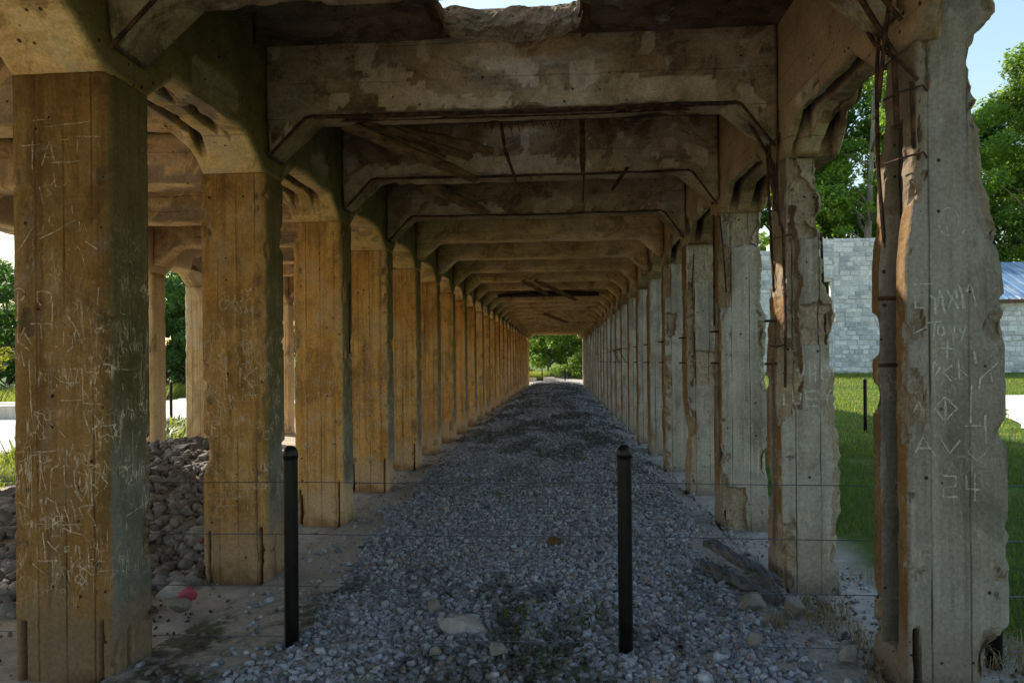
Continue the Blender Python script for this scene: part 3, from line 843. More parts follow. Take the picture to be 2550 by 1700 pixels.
# steel straps and rods hanging from the roof
def strap(pts, w, t, label=None):
    b = MB()
    for a, c in zip(pts[:-1], pts[1:]): b.plank(a, c, w, t, up=(0, 1, .01), rough=.002, n=5)
    o = b.build('hanging_strap', M['rust'], TR); o.location = TO
    if label: o['label'] = label
strap([(-.885, 4.45, 4.10), (-.80, 4.72, 3.93)], .06, .03)
strap([(.205, 4.5, 4.12), (.19, 4.78, 3.92)], .06, .03)
strap([(1.14, 4.35, 4.06), (1.06, 4.62, 3.93)], .05, .03)
bb = MB(); bb.tube([(-2.05, 4.5, 4.03), (-2.05, 4.5, 3.82)], .012); o = bb.build('hanging_rod', M['rust'], TR); o.location = TO
strap([(-.47, 5.6, 3.98), (-.47, 5.6, 3.62), (-.44, 5.62, 3.4), (-.35, 5.6, 3.14)], .028, .012, 'bent rusty strap hanging below the roof hole')
strap([(.19, 5.7, 3.98), (.20, 5.7, 3.55), (.20, 5.7, 3.2)], .05, .02, 'flat rusty strap hanging right of the roof hole')
strap([(.21, 5.72, 3.2), (.20, 5.72, 2.98)], .018, .01)
strap([(.66, 6.62, 3.5), (.52, 6.6, 3.3)], .035, .02)
# rust lace of reinforcing mesh inside the second hole
mm = MB()
for i in range(16):
    x = -.78 + i * .058 + random.uniform(-.02, .02)
    mm.tube([(x, 6.45, 4.02), (x + random.uniform(-.04, .04), 6.6, 3.99 + random.uniform(-.02, .02)), (x + random.uniform(-.05, .05), 6.72, 3.93 + random.uniform(-.04, .04))], .004, 4)
for zz in (6.5, 6.58, 6.66):
    mm.tube([(-.8, zz, 4.0), (-.5, zz + .02, 3.975), (-.2, zz - .02, 3.985), (.12, zz, 4.0)], .004, 4)
o = mm.build('reinforcing_mesh', M['rust'], TR); o.location = TO
# ragged dark strip before a mid beam, in place of a collapsed ceiling hole
def ragged(xc0, xc1, y, z):
    n = 50; V = []
    for i in range(n):
        x = xc0 + (xc1 - xc0) * i / (n - 1)
        h = .06 + .05 * float(fbm(np.array([[x * 1.0, 3.3, 1.1]]), 3.0, 3, 5)[0]) + .06 * math.sin(PI * i / (n - 1))
        V += [(x, y, z + h), (x, y, z - .03), (x, y + .08, z - .03), (x, y + .08, z + h)]
    F = []
    for i in range(n - 1):
        for j in range(4):
            k = (j + 1) % 4
            F.append((i * 4 + j, i * 4 + k, i * 4 + 4 + k, i * 4 + 4 + j))
    F += [(0, 1, 2, 3), ((n - 1) * 4 + 3, (n - 1) * 4 + 2, (n - 1) * 4 + 1, (n - 1) * 4)]
    return make_mesh('ragged_dark_edge', V, F, M['rust'], True)
part('ragged_dark_edge', ragged(-1.75, 1.1, fy(10) - .06, Z_BEAM + .0))

# ------------------------------------------------------------------ scratched letters
def strokes_part(host, name, groups, mat, label=None):
    """one mesh of thin scratched strokes; groups = (strokes, conv, width, face)"""
    V, F = [], []
    for S, conv, w, face in groups:
        for st in S:
            P = [Vector(conv(*p)) for p in st]
            R = []
            for a, c in zip(P[:-1], P[1:]):
                m = max(1, int((c - a).length / .03))
                R += [a.lerp(c, i / m) for i in range(m)]
            R.append(P[-1])
            R = [p + Vector((random.uniform(-.0015, .0015), random.uniform(-.0015, .0015))) for p in R]
            base = len(V)
            for i, p in enumerate(R):
                t = R[min(i + 1, len(R) - 1)] - R[max(0, i - 1)]
                if t.length < 1e-7: t = Vector((1, 0))
                ph = random.random() if i == 0 else ph
                nn = Vector((-t.y, t.x)).normalized() * (w * (.28 + .5 * abs(math.sin(i * .55 + ph * 6.3))) * random.uniform(.6, 1.15))
                for q in (p + nn, p - nn):
                    V.append((q.x, -.0025, q.y) if face == 'front' else (WL / 2 + .0025, q.x, q.y))
            for i in range(len(R) - 1):
                F.append((base + 2 * i, base + 2 * i + 1, base + 2 * i + 3, base + 2 * i + 2))
    o = obj(name, make_mesh(name, V, F, M[mat]), host)
    if label: o['label'] = label
    return o
SG = {}
def collect(host, name, S, conv, mat, label=None, face='front', sw=.005):
    g = SG.setdefault((host.name, name, mat), [host, [], None]); g[1].append((S, conv, sw, face))
    if label: g[2] = label
def ell(cx, cy, rx, ry, n=12, a0=0, a1=2 * PI): return [(cx + rx * math.cos(a0 + (a1 - a0) * i / n), cy + ry * math.sin(a0 + (a1 - a0) * i / n)) for i in range(n + 1)]
def conv_for(tile, sc, x0, x1, w, y):
    """zoomed tile coordinates -> metres on a column face (x0,x1: the face's edges on the photograph)"""
    def f(u, v):
        px = tile[0] + u / sc; py = tile[1] + v / sc
        return ((px - x0) / (x1 - x0) * w - w / 2, 1.65 - (py - 900.4) * y / 1700.0)
    return f
# first left column
cC = conv_for((0, 1100), 3.733, 24, 276, WL, 3.16)
S = [[(380, 90), (385, 250), (375, 490)], [(390, 250), (420, 400), (440, 480)], [(390, 225), (490, 180)], [(550, 225), (490, 270), (475, 400), (480, 515)],
     [(600, 235), (605, 400), (630, 445), (680, 430)], [(690, 280), (700, 420), (735, 520)], [(790, 270), (815, 330), (805, 440), (760, 490), (745, 440), (750, 340)],
     [(700, 490), (760, 580), (820, 450)], [(850, 280), (850, 400), (855, 600)], [(850, 290), (930, 310), (900, 400), (870, 420), (910, 465)], [(990, 340), (970, 310), (950, 350), (1000, 410), (960, 465)],
     [(385, 570), (405, 715)], [(430, 620), (440, 550), (500, 590)], [(520, 580), (545, 690)], [(600, 640), (650, 800)], [(665, 570), (690, 680), (710, 770)],
     [(870, 625), (800, 625), (735, 650), (780, 755)], [(850, 640), (810, 690), (870, 770), (885, 830)], [(590, 850), (650, 880), (780, 915)],
     [(400, 890), (410, 1000), (425, 1150)], [(555, 1010), (510, 1060)], [(440, 975), (560, 1115)], [(600, 1080), (640, 1060), (645, 1025), (600, 1040), (610, 1085), (650, 1075)],
     [(700, 1110), (705, 1010), (735, 1030), (740, 1150)], [(815, 1040), (820, 1240)], [(350, 1175), (540, 1170)], [(490, 1175), (490, 1330)], [(620, 1260), (650, 1380)],
     [(690, 1370), (700, 1330), (740, 1300), (790, 1360), (760, 1405), (690, 1370)], [(540, 1290), (520, 1330), (545, 1350), (560, 1310), (540, 1290)], [(795, 1310), (795, 1380)], [(660, 1130), (660, 1230), (720, 1160), (745, 1230)]]
collect(cols['L', 1], 'scratched_lettering', S, cC, 'scratch', sw=.0075)
S = [[(100, 110), (400, 100), (540, 90)], [(270, 110), (265, 640)], [(285, 140), (275, 660)], [(230, 300), (180, 460)], [(210, 810), (760, 815)], [(440, 860), (560, 780)], [(470, 930), (550, 925)], [(300, 1200), (400, 1290)], [(740, 100), (770, 180), (840, 205)], [(300, 100), (305, 700)], [(190, 1200), (240, 1320)], [(990, 890), (985, 1080)], [(760, 640), (860, 620)]]
collect(cols['L', 1], 'scratch_marking', S, cC, 'scratch', sw=.004)
cB = conv_for((0, 680), 3.733, 24, 276, WL, 3.16)
S = [[(190, 100), (185, 560), (195, 600)], [(250, 440), (200, 570)], [(210, 590), (290, 665)], [(250, 500), (310, 610)], ell(200, 115, 55, 60, 10, PI, 2.4 * PI), [(610, 490), (605, 640)], [(620, 500), (690, 560), (690, 640), (640, 690)],
     [(370, 90), (370, 190), (400, 230)], [(370, 100), (430, 85), (500, 110), (500, 190), (440, 220)], [(310, 410), (500, 410)], [(400, 410), (405, 560)], [(510, 200), (500, 480)], [(650, 340), (720, 460), (780, 610)], [(700, 560), (720, 460)],
     [(775, 850), (780, 1190), (970, 1210)], [(580, 990), (740, 990)], [(580, 1165), (770, 1160)], [(740, 1180), (705, 1270)], [(780, 1270), (840, 1480)], [(790, 540), (770, 160)], [(930, 60), (915, 240)], [(845, 360), (855, 420), (870, 340), (885, 430)], [(850, 520), (880, 450), (910, 530), (960, 440), (970, 500)],
     [(500, 630), (550, 635)], [(580, 860), (770, 860)], [(860, 730), (860, 860), (940, 830)], [(220, 680), (245, 830)], [(290, 760), (310, 1330)], [(860, 1450), (960, 1380)], [(480, 1380), (620, 1530)], [(560, 910), (590, 960)]]
collect(cols['L', 1], 'scratched_lettering', S, cB, 'scratch', sw=.0055)
cA = conv_for((0, 200), 2.8, 24, 276, WL, 3.16)
S = [[(375, 290), (315, 490)], [(370, 310), (410, 460)], [(340, 425), (400, 425)], [(170, 335), (310, 325)], [(255, 300), (250, 510)], [(450, 295), (500, 298)], [(540, 280), (720, 285)], [(560, 300), (560, 420)], [(290, 1025), (400, 975), (540, 890)], ell(385, 890, 22, 38, 10, .3 * PI, 1.8 * PI), [(300, 640), (325, 770)], [(335, 640), (360, 620), (355, 665), (385, 690), (350, 710)], [(370, 640), (400, 600)], [(400, 545), (410, 640), (450, 645), (500, 610)], [(260, 150), (380, 140)], [(340, 200), (640, 170)], [(325, 920), (320, 970), (295, 990)], [(140, 1130), (250, 940)], [(245, 1030), (250, 1100), (270, 1090)], [(470, 1095), (495, 1155), (500, 1100)], [(520, 1095), (540, 1115), (550, 1080), (575, 1115)], [(520, 790), (527, 850)], [(570, 900), (575, 980), (600, 900), (620, 980)], [(590, 1150), (605, 1240)], [(610, 1050), (690, 1110)], [(380, 465), (580, 460)]]
collect(cols['L', 1], 'scratched_lettering', S, cA, 'scratch', sw=.004)
def cSide(u, v):   # inner side face of the first column
    px = u / 3.733; py = 680 + v / 3.733
    return ((px - 280) / (390 - 280) * DEPTH, 1.65 - (py - 900.4) * 3.3 / 1700)
S = [[(1130, 180), (1130, 330), (1170, 335)], [(1210, 250), (1215, 330)], [(1240, 170), (1270, 270), (1290, 180)], [(1130, 590), (1155, 710)], [(1185, 620), (1150, 650), (1200, 690)], ell(1235, 640, 25, 35, 8), [(1290, 590), (1290, 690), (1330, 680), (1330, 610), (1290, 610)], [(1060, 860), (1270, 870)], [(1150, 380), (1180, 560)], [(1140, 1000), (1150, 1060)], [(1360, 1480), (1370, 1700)], [(1230, 1460), (1230, 1900)], [(1310, 1450), (1250, 1680)], [(1110, 1850), (1240, 1800)], [(1360, 1720), (1450, 1700)], [(1360, 1850), (1450, 1840)], [(1370, 1500), (1450, 1470)], [(1150, 2290), (1410, 2190)]]
S = [[(u, v) for u, v in s] for s in S]
collect(cols['L', 1], 'scratch_marking', S, cSide, 'scratch', face='side', sw=.005)
collect(cols['L', 1], 'scratch_marking', [[(1345, 10), (1355, 45), (1365, 85)], [(1320, 60), (1350, 70), (1400, 95)], [(1350, 30), (1350, 100)], [(1380, 60), (1385, 100)]], cSide, 'scratch', face='side', sw=.02)
# second left column
cL2 = conv_for((480, 680), 4.9, 503, 667, WL, 4.97)
S = [[(400, 260), (350, 320), (385, 390), (410, 400), (450, 360)], [(425, 240), (440, 330)], [(465, 210), (480, 330)], [(430, 290), (470, 270)], [(545, 210), (520, 330)], [(545, 215), (560, 320)], [(530, 290), (560, 280)],
     [(680, 150), (620, 150), (640, 250), (605, 300)], [(750, 125), (690, 170), (680, 280), (745, 235)], [(685, 220), (720, 205)], [(555, 490), (545, 370), (615, 470), (600, 360)], [(740, 330), (735, 440)], [(650, 400), (665, 450)], [(690, 380), (680, 440)]]
collect(cols['L', 2], 'scratched_lettering', S, cL2, 'scratch', sw=.0085)
S = [([(800, 1120), (640, 1250), (745, 1380)]), [(425, 980), (440, 1380)], [(590, 1020), (550, 1100)], [(600, 1120), (590, 1360)]]
collect(cols['L', 2], 'scratch_marking', S, cL2, 'scratch', sw=.016)
S = [[(180, 780), (180, 1015)], [(180, 790), (270, 785)], [(175, 1005), (265, 1030)], [(150, 1100), (140, 1180), (200, 1180)], [(730, 750), (725, 1060)], [(635, 740), (640, 970)], [(540, 850), (750, 810)], [(300, 490), (430, 750)], [(385, 490), (410, 620), (425, 750)], [(570, 560), (690, 550)], [(540, 560), (540, 680)], [(600, 640), (700, 680)], [(640, 900), (725, 1055)], [(520, 860), (580, 1000)], [(350, 760), (390, 920), (360, 1000)], [(770, 1020), (860, 1140)], [(800, 880), (860, 1040)], [(590, 1085), (720, 1070)], [(625, 1180), (680, 1260)], [(360, 1300), (350, 1500)], [(400, 1280), (410, 1520)], [(600, 1400), (700, 1390)], [(320, 90), (355, 170)], [(380, 120), (400, 160), (420, 115), (440, 160)], [(330, 240), (440, 160)]]
collect(cols['L', 2], 'scratch_marking', S, cL2, 'scratch', sw=.0055)
cL2b = conv_for((380, 1160), 3.92, 508, 667, WL, 4.97)
S = [ell(680, 55, 38, 35, 10), [(530, 10), (570, 70)], ell(690, 130, 40, 45, 9, 0, PI), [(965, 30), (985, 110)], [(640, 300), (700, 300), (650, 350), (720, 335)], [(730, 270), (745, 340), (770, 290)], [(790, 270), (795, 340), (820, 335)], [(880, 290), (840, 300), (880, 320), (840, 330)], [(905, 280), (905, 330), (930, 300)], [(940, 280), (940, 330), (970, 325)], [(940, 300), (970, 295)], [(960, 380), (1080, 350)], [(650, 410), (850, 405)], [(680, 380), (760, 470)], ell(690, 480, 35, 35, 9), [(650, 520), (720, 518)], ell(980, 465, 22, 30, 8), [(930, 400), (935, 460)], [(840, 185), (1000, 188)], [(880, 210), (900, 240), (930, 210), (960, 240)], [(830, 240), (960, 235)]]
collect(cols['L', 2], 'scratched_lettering', S, cL2b, 'scratch', sw=.005)
# third left column
cL3 = conv_for((700, 680), 2.903, 738, 860, WL, 6.763)
S = [[(195, 1130), (202, 1218), (290, 1215)], ell(230, 1282, 40, 42), [(195, 1320), (235, 1395), (265, 1315)], [(205, 1465), (207, 1405), (265, 1408)], [(207, 1436), (245, 1435)], [(180, 1502), (240, 1500)],
     [(265, 880), (235, 865), (200, 885), (198, 935), (245, 955)], [(325, 915), (345, 850), (362, 912)], [(290, 850), (292, 920)], [(355, 850), (375, 845), (358, 875)]]
collect(cols['L', 3], 'scratched_lettering', S, cL3, 'scratch', label='LOVE scratched in large letters', sw=.012)
S = [[(125, 165), (150, 155)], [(138, 160), (138, 220)], [(155, 180), (157, 205)], [(165, 205), (168, 175), (178, 195), (188, 170), (192, 200)], [(205, 460), (170, 470), (175, 500), (205, 495), (200, 520), (165, 530)], [(225, 540), (245, 470), (265, 540)], [(235, 515), (260, 515)], [(285, 490), (290, 530), (310, 530), (308, 480)], [(315, 480), (375, 470)], [(340, 480), (343, 545)], [(95, 520), (97, 550)], [(105, 520), (97, 535), (105, 552)], ell(98, 605, 6, 16, 8), [(105, 630), (95, 632), (95, 660), (106, 658)], [(95, 645), (104, 644)], [(105, 672), (95, 674), (95, 700), (106, 698)],
     [(170, 350), (185, 430)], [(210, 350), (205, 410)], [(250, 350), (255, 430)], [(190, 580), (240, 575), (235, 640), (190, 640), (190, 580)], [(185, 660), (190, 720)], [(130, 760), (165, 900)], [(230, 560), (240, 760)], [(275, 260), (285, 420)], [(330, 340), (330, 410)], [(350, 390), (385, 380), (375, 410)], [(390, 290), (430, 360), (445, 390)], [(360, 100), (340, 165)], [(280, 105), (290, 150)], [(310, 120), (325, 140), (335, 110)], [(120, 470), (190, 830)], [(225, 1040), (195, 1100)], [(250, 1030), (260, 1090)], [(300, 1060), (380, 1070)], [(330, 1130), (350, 1120), (335, 1160)], [(370, 1100), (375, 1150)], [(130, 1420), (155, 1450)], [(155, 1415), (130, 1455)]]
collect(cols['L', 3], 'scratched_lettering', S, cL3, 'scratch', sw=.008)
# fourth and fifth left columns
cL4 = conv_for((700, 680), 2.903, 877, 969, WL, 8.556)
S = [[(555, 560), (580, 640), (550, 670)], [(640, 450), (700, 440), (650, 490), (705, 490), (640, 540), (700, 560), (650, 600), (705, 640)], [(640, 470), (690, 660)], [(700, 470), (645, 650)], [(660, 850), (705, 850)], [(650, 890), (700, 900), (655, 960), (705, 1000)], [(665, 1100), (680, 1040), (695, 1100)], [(650, 1000), (700, 1080)], [(640, 1185), (655, 1245)], [(690, 1175), (645, 1210), (690, 1240)], [(665, 1180), (680, 1230), (692, 1180)], [(560, 700), (570, 1000)], [(590, 750), (585, 1100)], [(560, 580), (570, 640)]]
collect(cols['L', 4], 'scratch_marking', S, cL4, 'scratch', sw=.010)
collect(cols['L', 4], 'scratch_marking', [[(620, 1340), (680, 1330)], [(625, 1352), (660, 1345)], [(570, 1320), (585, 1355)]], cL4, 'scratch', sw=.045)
cL5 = conv_for((700, 680), 2.903, 965, 1044, WL, 10.35)
S = [[(870, 935), (915, 885), (940, 920), (990, 895)], [(870, 935), (910, 1055), (992, 1030)], [(905, 945), (910, 1000)], [(905, 945), (935, 955), (935, 985), (910, 1000)], [(945, 945), (990, 945)], [(968, 945), (972, 1010), (955, 1000)]]
collect(cols['L', 5], 'scratched_lettering', S, cL5, 'scratch', label='crowned pentagon with D and J scratched inside', sw=.017)
S = [[(875, 1075), (850, 1075), (850, 1125), (877, 1125)], [(850, 1100), (870, 1100)], [(910, 770), (945, 800), (970, 780)], [(900, 830), (935, 860), (925, 880)], [(850, 1312), (900, 1305), (970, 1298)], [(870, 1190), (875, 1230)], ell(935, 1195, 10, 18, 8), [(880, 500), (885, 620)], [(850, 520), (852, 640)], [(925, 540), (935, 570)], [(925, 640), (930, 700)]]
collect(cols['L', 5], 'scratched_lettering', S, cL5, 'scratch', sw=.010)
# first right column
cR1 = conv_for((2200, 700), 2.614, 2268, 2540, WR, 3.18)
S = [[(345, 130), (380, 150), (378, 250)], [(375, 150), (395, 205), (415, 95), (445, 245)], [(470, 210), (520, 90), (530, 150)], [(460, 100), (540, 215)], [(540, 60), (560, 130), (575, 215)], [(590, 110), (620, 55), (655, 205)]]
collect(cols['R', 1], 'scratched_lettering', S, cR1, 'scratch_pale', sw=.009)
S = [[(245, 140), (245, 205), (310, 210)], [(325, 303), (425, 295)], [(375, 300), (370, 390)], ell(418, 352, 24, 32), [(470, 380), (472, 325), (505, 380), (510, 325)], [(540, 340), (562, 370)], [(587, 325), (550, 425)], [(410, 462), (505, 468)], [(460, 415), (457, 530)],
     [(365, 545), (368, 640), (410, 590), (365, 545)], [(490, 570), (435, 610), (485, 670)], [(535, 535), (540, 660), (592, 635), (537, 590)], [(440, 765), (520, 840), (445, 920), (370, 840), (440, 765)], [(440, 770), (445, 915)],
     [(800, 555), (680, 650)], [(680, 650), (670, 720)], [(620, 690), (610, 935)], [(570, 950), (690, 950)], [(710, 880), (715, 1060)], [(235, 1120), (290, 1020), (375, 1140)], [(250, 1090), (345, 1090)], [(410, 1030), (470, 1120), (540, 1040)], [(635, 1060), (590, 1115), (650, 1165), (710, 1120)],
     [(420, 1260), (510, 1265), (510, 1330), (430, 1335), (425, 1395), (520, 1395)], [(580, 1260), (580, 1345), (690, 1350)], [(640, 1240), (635, 1420)], [(235, 320), (232, 370), (320, 330)], [(230, 870), (265, 790), (285, 850)], [(750, 620), (760, 680)], [(640, 470), (650, 560)]]
collect(cols['R', 1], 'scratched_lettering', S, cR1, 'scratch_pale', label='TONY, a crossed diamond and 24 scratched in pale lines', sw=.0065)
collect(cols['R', 1], 'scratched_lettering', [ell(2510 / 4 - 150, -330, 70, 90, 14), ell(520, -320, 60, 110, 12, 0, PI), [(230, 60), (400, 55)], [(240, 130), (320, 125)]], cR1, 'scratch_pale', sw=.003)
cR2 = conv_for((1880, 850), 5.225, 1946, 2132, WR, 4.97)
S = [[(610, 390), (660, 540), (710, 340)], [(780, 330), (785, 560)], [(870, 340), (870, 560)], [(785, 450), (870, 450)], ell(1015, 450, 65, 90), [(720, 660), (735, 860)], [(720, 670), (910, 670)], [(740, 770), (900, 765)], [(740, 860), (900, 850)], [(980, 660), (1035, 740), (1085, 650)], [(1040, 740), (1045, 860)], [(400, 700), (400, 850)], [(530, 660), (540, 820)], [(650, 680), (640, 820), (540, 820)]]
collect(cols['R', 2], 'scratched_lettering', S, cR2, 'scratch_pale', sw=.011)
collect(cols['R', 2], 'scratched_lettering', [[(430, 1200), (465, 1110), (540, 1260)], [(880, 1060), (870, 1200)], [(700, 1000), (705, 1240)]], cR2, 'scratch_pale', sw=.006)

def clusters(gs, pad=.07):
    """groups of strokes that lie close together become one part each"""
    it = []
    for S, conv, w, face in gs:
        for st in S:
            P = [conv(*p) for p in st]
            it.append(([min(p[0] for p in P) - pad, max(p[0] for p in P) + pad, min(p[1] for p in P) - pad, max(p[1] for p in P) + pad], face, (st, conv, w)))
    par = list(range(len(it)))
    def root(a):
        while par[a] != a: a = par[a]
        return a
    for a in range(len(it)):
        for b in range(a):
            A, B = it[a][0], it[b][0]
            if it[a][1] == it[b][1] and A[0] < B[1] and B[0] < A[1] and A[2] < B[3] and B[2] < A[3]: par[root(a)] = root(b)
    out = {}
    for a in range(len(it)): out.setdefault(root(a), []).append(([it[a][2][0]], it[a][2][1], it[a][2][2], it[a][1]))
    return sorted(out.values(), key=len, reverse=True)
for (hn, nm, mt), (host, gs, lb) in SG.items():
    for n_, g_ in enumerate(clusters(gs)): strokes_part(host, nm, g_, mt, lb if n_ == 0 else None)

# ------------------------------------------------------------------ broken boards hanging from the beams
def plank_thing(name, a, b, w, t, mat, label, cat, group=None, up=(0, 0, 1), rough=.004):
    mid = (Vector(a) + Vector(b)) / 2
    m = MB(); m.plank(Vector(a) - mid, Vector(b) - mid, w, t, up, rough, 14)
    o = m.build(name, M[mat], None, loc=mid)
    return tag(o, label, cat, group)
plank_thing('broken_board', (-1.72, 5.30, 3.60), (-.60, 6.3, 3.60), .10, .025, 'board', 'splintered brown board hanging highest behind the nearest beam', 'board', up=(0, .6, .8))
plank_thing('broken_board', (-1.55, 5.36, 3.58), (-.80, 6.3, 3.54), .09, .025, 'board', 'short splintered board just below the highest hanging one', 'board', up=(0, .6, .8))
plank_thing('broken_board', (-1.66, 5.28, 3.53), (-.78, 6.4, 3.37), .11, .03, 'board', 'long cracked board reaching lowest behind the nearest beam', 'board', up=(0, .6, .8))
plank_thing('broken_board', (-1.70, 5.26, 3.56), (-1.02, 6.0, 3.46), .07, .02, 'board', 'narrow pale edged board leftmost of the cluster behind the nearest beam', 'board', up=(0, .6, .8))
plank_thing('broken_board', (-1.40, 7.1, 3.52), (-.86, 8.2, 3.44), .14, .03, 'board', 'brown board hanging alone between the second and third beams', 'board', up=(0, .6, .8))
plank_thing('broken_board', (-.55, fy(8), 3.52), (.45, fy(9) + .8, 3.28), .13, .03, 'board', 'dark board hanging far down the aisle, the longer of a crossing pair', 'board', up=(0, .6, .8))
plank_thing('broken_board', (-.85, fy(8), 3.52), (-.30, fy(9) - .2, 3.34), .11, .03, 'board', 'brown board hanging far down the aisle, the shorter of a crossing pair', 'board', up=(0, .6, .8))
plank_thing('broken_board', (-.6, fy(14), 3.5), (.3, fy(15) + .5, 3.28), .16, .03, 'board', 'faint dark board hanging near the far end of the ceiling', 'board', up=(0, .6, .8))

# ------------------------------------------------------------------ wire fences with round black posts
def post_mesh(h, r, bury=.25):
    m = MB()
    pts = [(0, 0, -bury), (0, 0, h - .075)]; rs = [r, r]
    m.tube([(0, 0, -bury), (0, 0, .3), (0, 0, h - .08), (0, 0, h - .074), (0, 0, h - .07)], [r, r, r, r, r * 1.07], 20)
    dome = [(0, 0, h - .07), (0, 0, h - .05), (0, 0, h - .028), (0, 0, h - .01), (0, 0, h - .002), (0, 0, h)]
    m.tube(dome, [r * 1.07, r * 1.07, r * 1.0, r * .72, r * .4, r * .05], 20)
    return make_mesh('post', m.V, m.F, M['black'], True)
pm = post_mesh(1.22, .038)
def fence(label, posts, heights, hfun, ends=(), pme=pm):
    root = empty('wire_fence', posts[0]); tag(root, label, 'fence')
    base = Vector(posts[0])
    for p in posts:
        o = obj('post', pme, root, Vector(p) - base)
    allp = ([ends[0]] if ends and ends[0] else []) + list(posts) + ([ends[1]] if ends and ends[1] else [])
    for h in heights:
        m = MB()
        for a, c in zip(allp[:-1], allp[1:]):
            A = Vector((a[0], a[1], a[2] + h)) - base; B = Vector((c[0], c[1], c[2] + h)) - base
            m.tube([A, A.lerp(B, .33) - Vector((0, 0, .006)), A.lerp(B, .67) - Vector((0, 0, .006)), B], .0026, 5)
        m.build('wire', M['wire'], root)
    return root
FY = 3.66
f1 = fence('black wire fence with round posts strung across the near mouth of the aisle', [(-3.3, FY, -.02), (-1.485, FY, -.02), (.335, FY, -.015), (2.215, FY + .02, -.03)], (1.02, .735, .45, .17), None, ends=((-5.2, FY, 0), (5.2, FY + .1, 0)))
for c_, s_ in zip([c for c in f1.children if c.name.startswith('post')], ('black post hidden behind the nearest left column', 'black round post standing left of centre on the gravel', 'black round post standing right of centre on the gravel', 'black post half hidden behind the nearest right column')):
    c_['label'] = s_
for c_ in [c for c in f1.children if c.name.startswith('post')][3:]:
    c_.scale = (1, 1, 1)
gz = lambda x, y: float(hground(np.array([x]), np.array([y]))[0])
fence('black post and wire fence standing on the lawn to the right', [(7.0, 16.26, gz(7, 16.26)), (9.4, 16.6, gz(9.4, 16.6))], (1.0, .7, .4), None)
fence('black post and wire fence beside the sunlit road on the left', [(-10.35, 17.5, gz(-10.35, 17.5)), (-13.2, 17.9, gz(-13.2, 17.9))], (1.0, .7, .4), None)
fence('thin black post and wire fence across the far end of the aisle', [(-1.38, 51.7, gz(-1.4, 51.7)), (.35, 51.9, gz(.3, 51.9))], (1.0, .7, .4), None, ends=((-3.4, 51.5, 0), (2.4, 52.1, 0)))

# ------------------------------------------------------------------ rocks
def ico(sub):
    t = (1 + 5 ** .5) / 2
    V = [(-1, t, 0), (1, t, 0), (-1, -t, 0), (1, -t, 0), (0, -1, t), (0, 1, t), (0, -1, -t), (0, 1, -t), (t, 0, -1), (t, 0, 1), (-t, 0, -1), (-t, 0, 1)]
    F = [(0, 11, 5), (0, 5, 1), (0, 1, 7), (0, 7, 10), (0, 10, 11), (1, 5, 9), (5, 11, 4), (11, 10, 2), (10, 7, 6), (7, 1, 8), (3, 9, 4), (3, 4, 2), (3, 2, 6), (3, 6, 8), (3, 8, 9), (4, 9, 5), (2, 4, 11), (6, 2, 10), (8, 6, 7), (9, 8, 1)]
    V = [Vector(v).normalized() for v in V]
    for _ in range(sub):
        c = {}; G = []
        def mid(a, b):
            k = (min(a, b), max(a, b))
            if k not in c: c[k] = len(V); V.append(((V[a] + V[b]) / 2).normalized())
            return c[k]
        for a, b, d in F:
            x, y, z = mid(a, b), mid(b, d), mid(d, a)
            G += [(a, x, z), (b, y, x), (d, z, y), (x, y, z)]
        F = G
    return np.array([tuple(v) for v in V]), np.array(F)
ICO0, ICO1, ICO3 = ico(0), ico(1), ico(3)
def rock_shape(seed, dims, cuts=13):
    rg = np.random.default_rng(seed)
    V, F = ICO3[0].copy(), ICO3[1]
    V *= 1.25
    for _ in range(cuts):
        n = rg.normal(size=3); n /= np.linalg.norm(n); d = rg.uniform(.38, .82)
        over = np.clip(V @ n - d, 0, None); V -= over[:, None] * n[None, :] * .96
    V += V * (.035 * fbm(V, 3.2, 4, seed))[:, None]; V /= np.abs(V).max(0)[None, :]
    V *= np.array(dims)[None, :] / 2
    return V, F
rockm = [make_mesh('rubble_rock', *rock_shape(100 + i, d), M['rock']) for i, d in enumerate([(.34, .26, .17), (.28, .24, .2), (.40, .25, .14), (.22, .2, .16), (.3, .2, .22), (.36, .3, .16)])]
rg = np.random.default_rng(5)
placed = []
def try_rock(x, y, s, lift, label, group):
    o = obj('rubble_rock', rockm[rg.integers(len(rockm))])
    o.location = (x, y, gz(x, y) + lift * s)
    o.rotation_euler = (rg.uniform(-.35, .35), rg.uniform(-.35, .35), rg.uniform(0, 6.28)); o.scale = (s, s, s)
    tag(o, label, 'rock', group)
cnt = 0; tries = 0
while cnt < 290 and tries < 9000:
    tries += 1
    y = rg.uniform(4.2, 11.6); lo = max(-.95 * y - .6, -6.3); hi = -.42 * y - .45
    x = rg.uniform(lo, hi)
    if x > XL - WL - .28 or (abs(x - OXC) < .36): continue
    s = rg.uniform(.42, 1.0) * (1.25 if rg.random() < .12 else 1)
    if any((x - a) ** 2 + (y - b) ** 2 < (.10 * (s + c)) ** 2 for a, b, c in placed): continue
    if y < 5.5 and x > -3.1 and rg.random() < .8: continue
    placed.append((x, y, s)); cnt += 1
    try_rock(x, y, s, .05, 'grey angular rubble rock in the heap between the left columns', 'rubble rocks heaped in the left aisle')
for _ in range(34):   # rocks seen left of the first column and in the sun
    x, y = rg.uniform(-9.2, -7.0), rg.uniform(6.6, 9.4)
    try_rock(x, y, rg.uniform(.4, .9), .04, 'pale rubble rock lying in the sun outside the outer left columns', 'rubble rocks in the sun on the left')
def special(name, seed, dims, loc, rot, mat, label, cat='rock'):
    V, F = rock_shape(seed, dims)
    o = obj(name, make_mesh(name, V, F, M[mat])); o.location = loc; o.rotation_euler = rot
    return tag(o, label, cat)
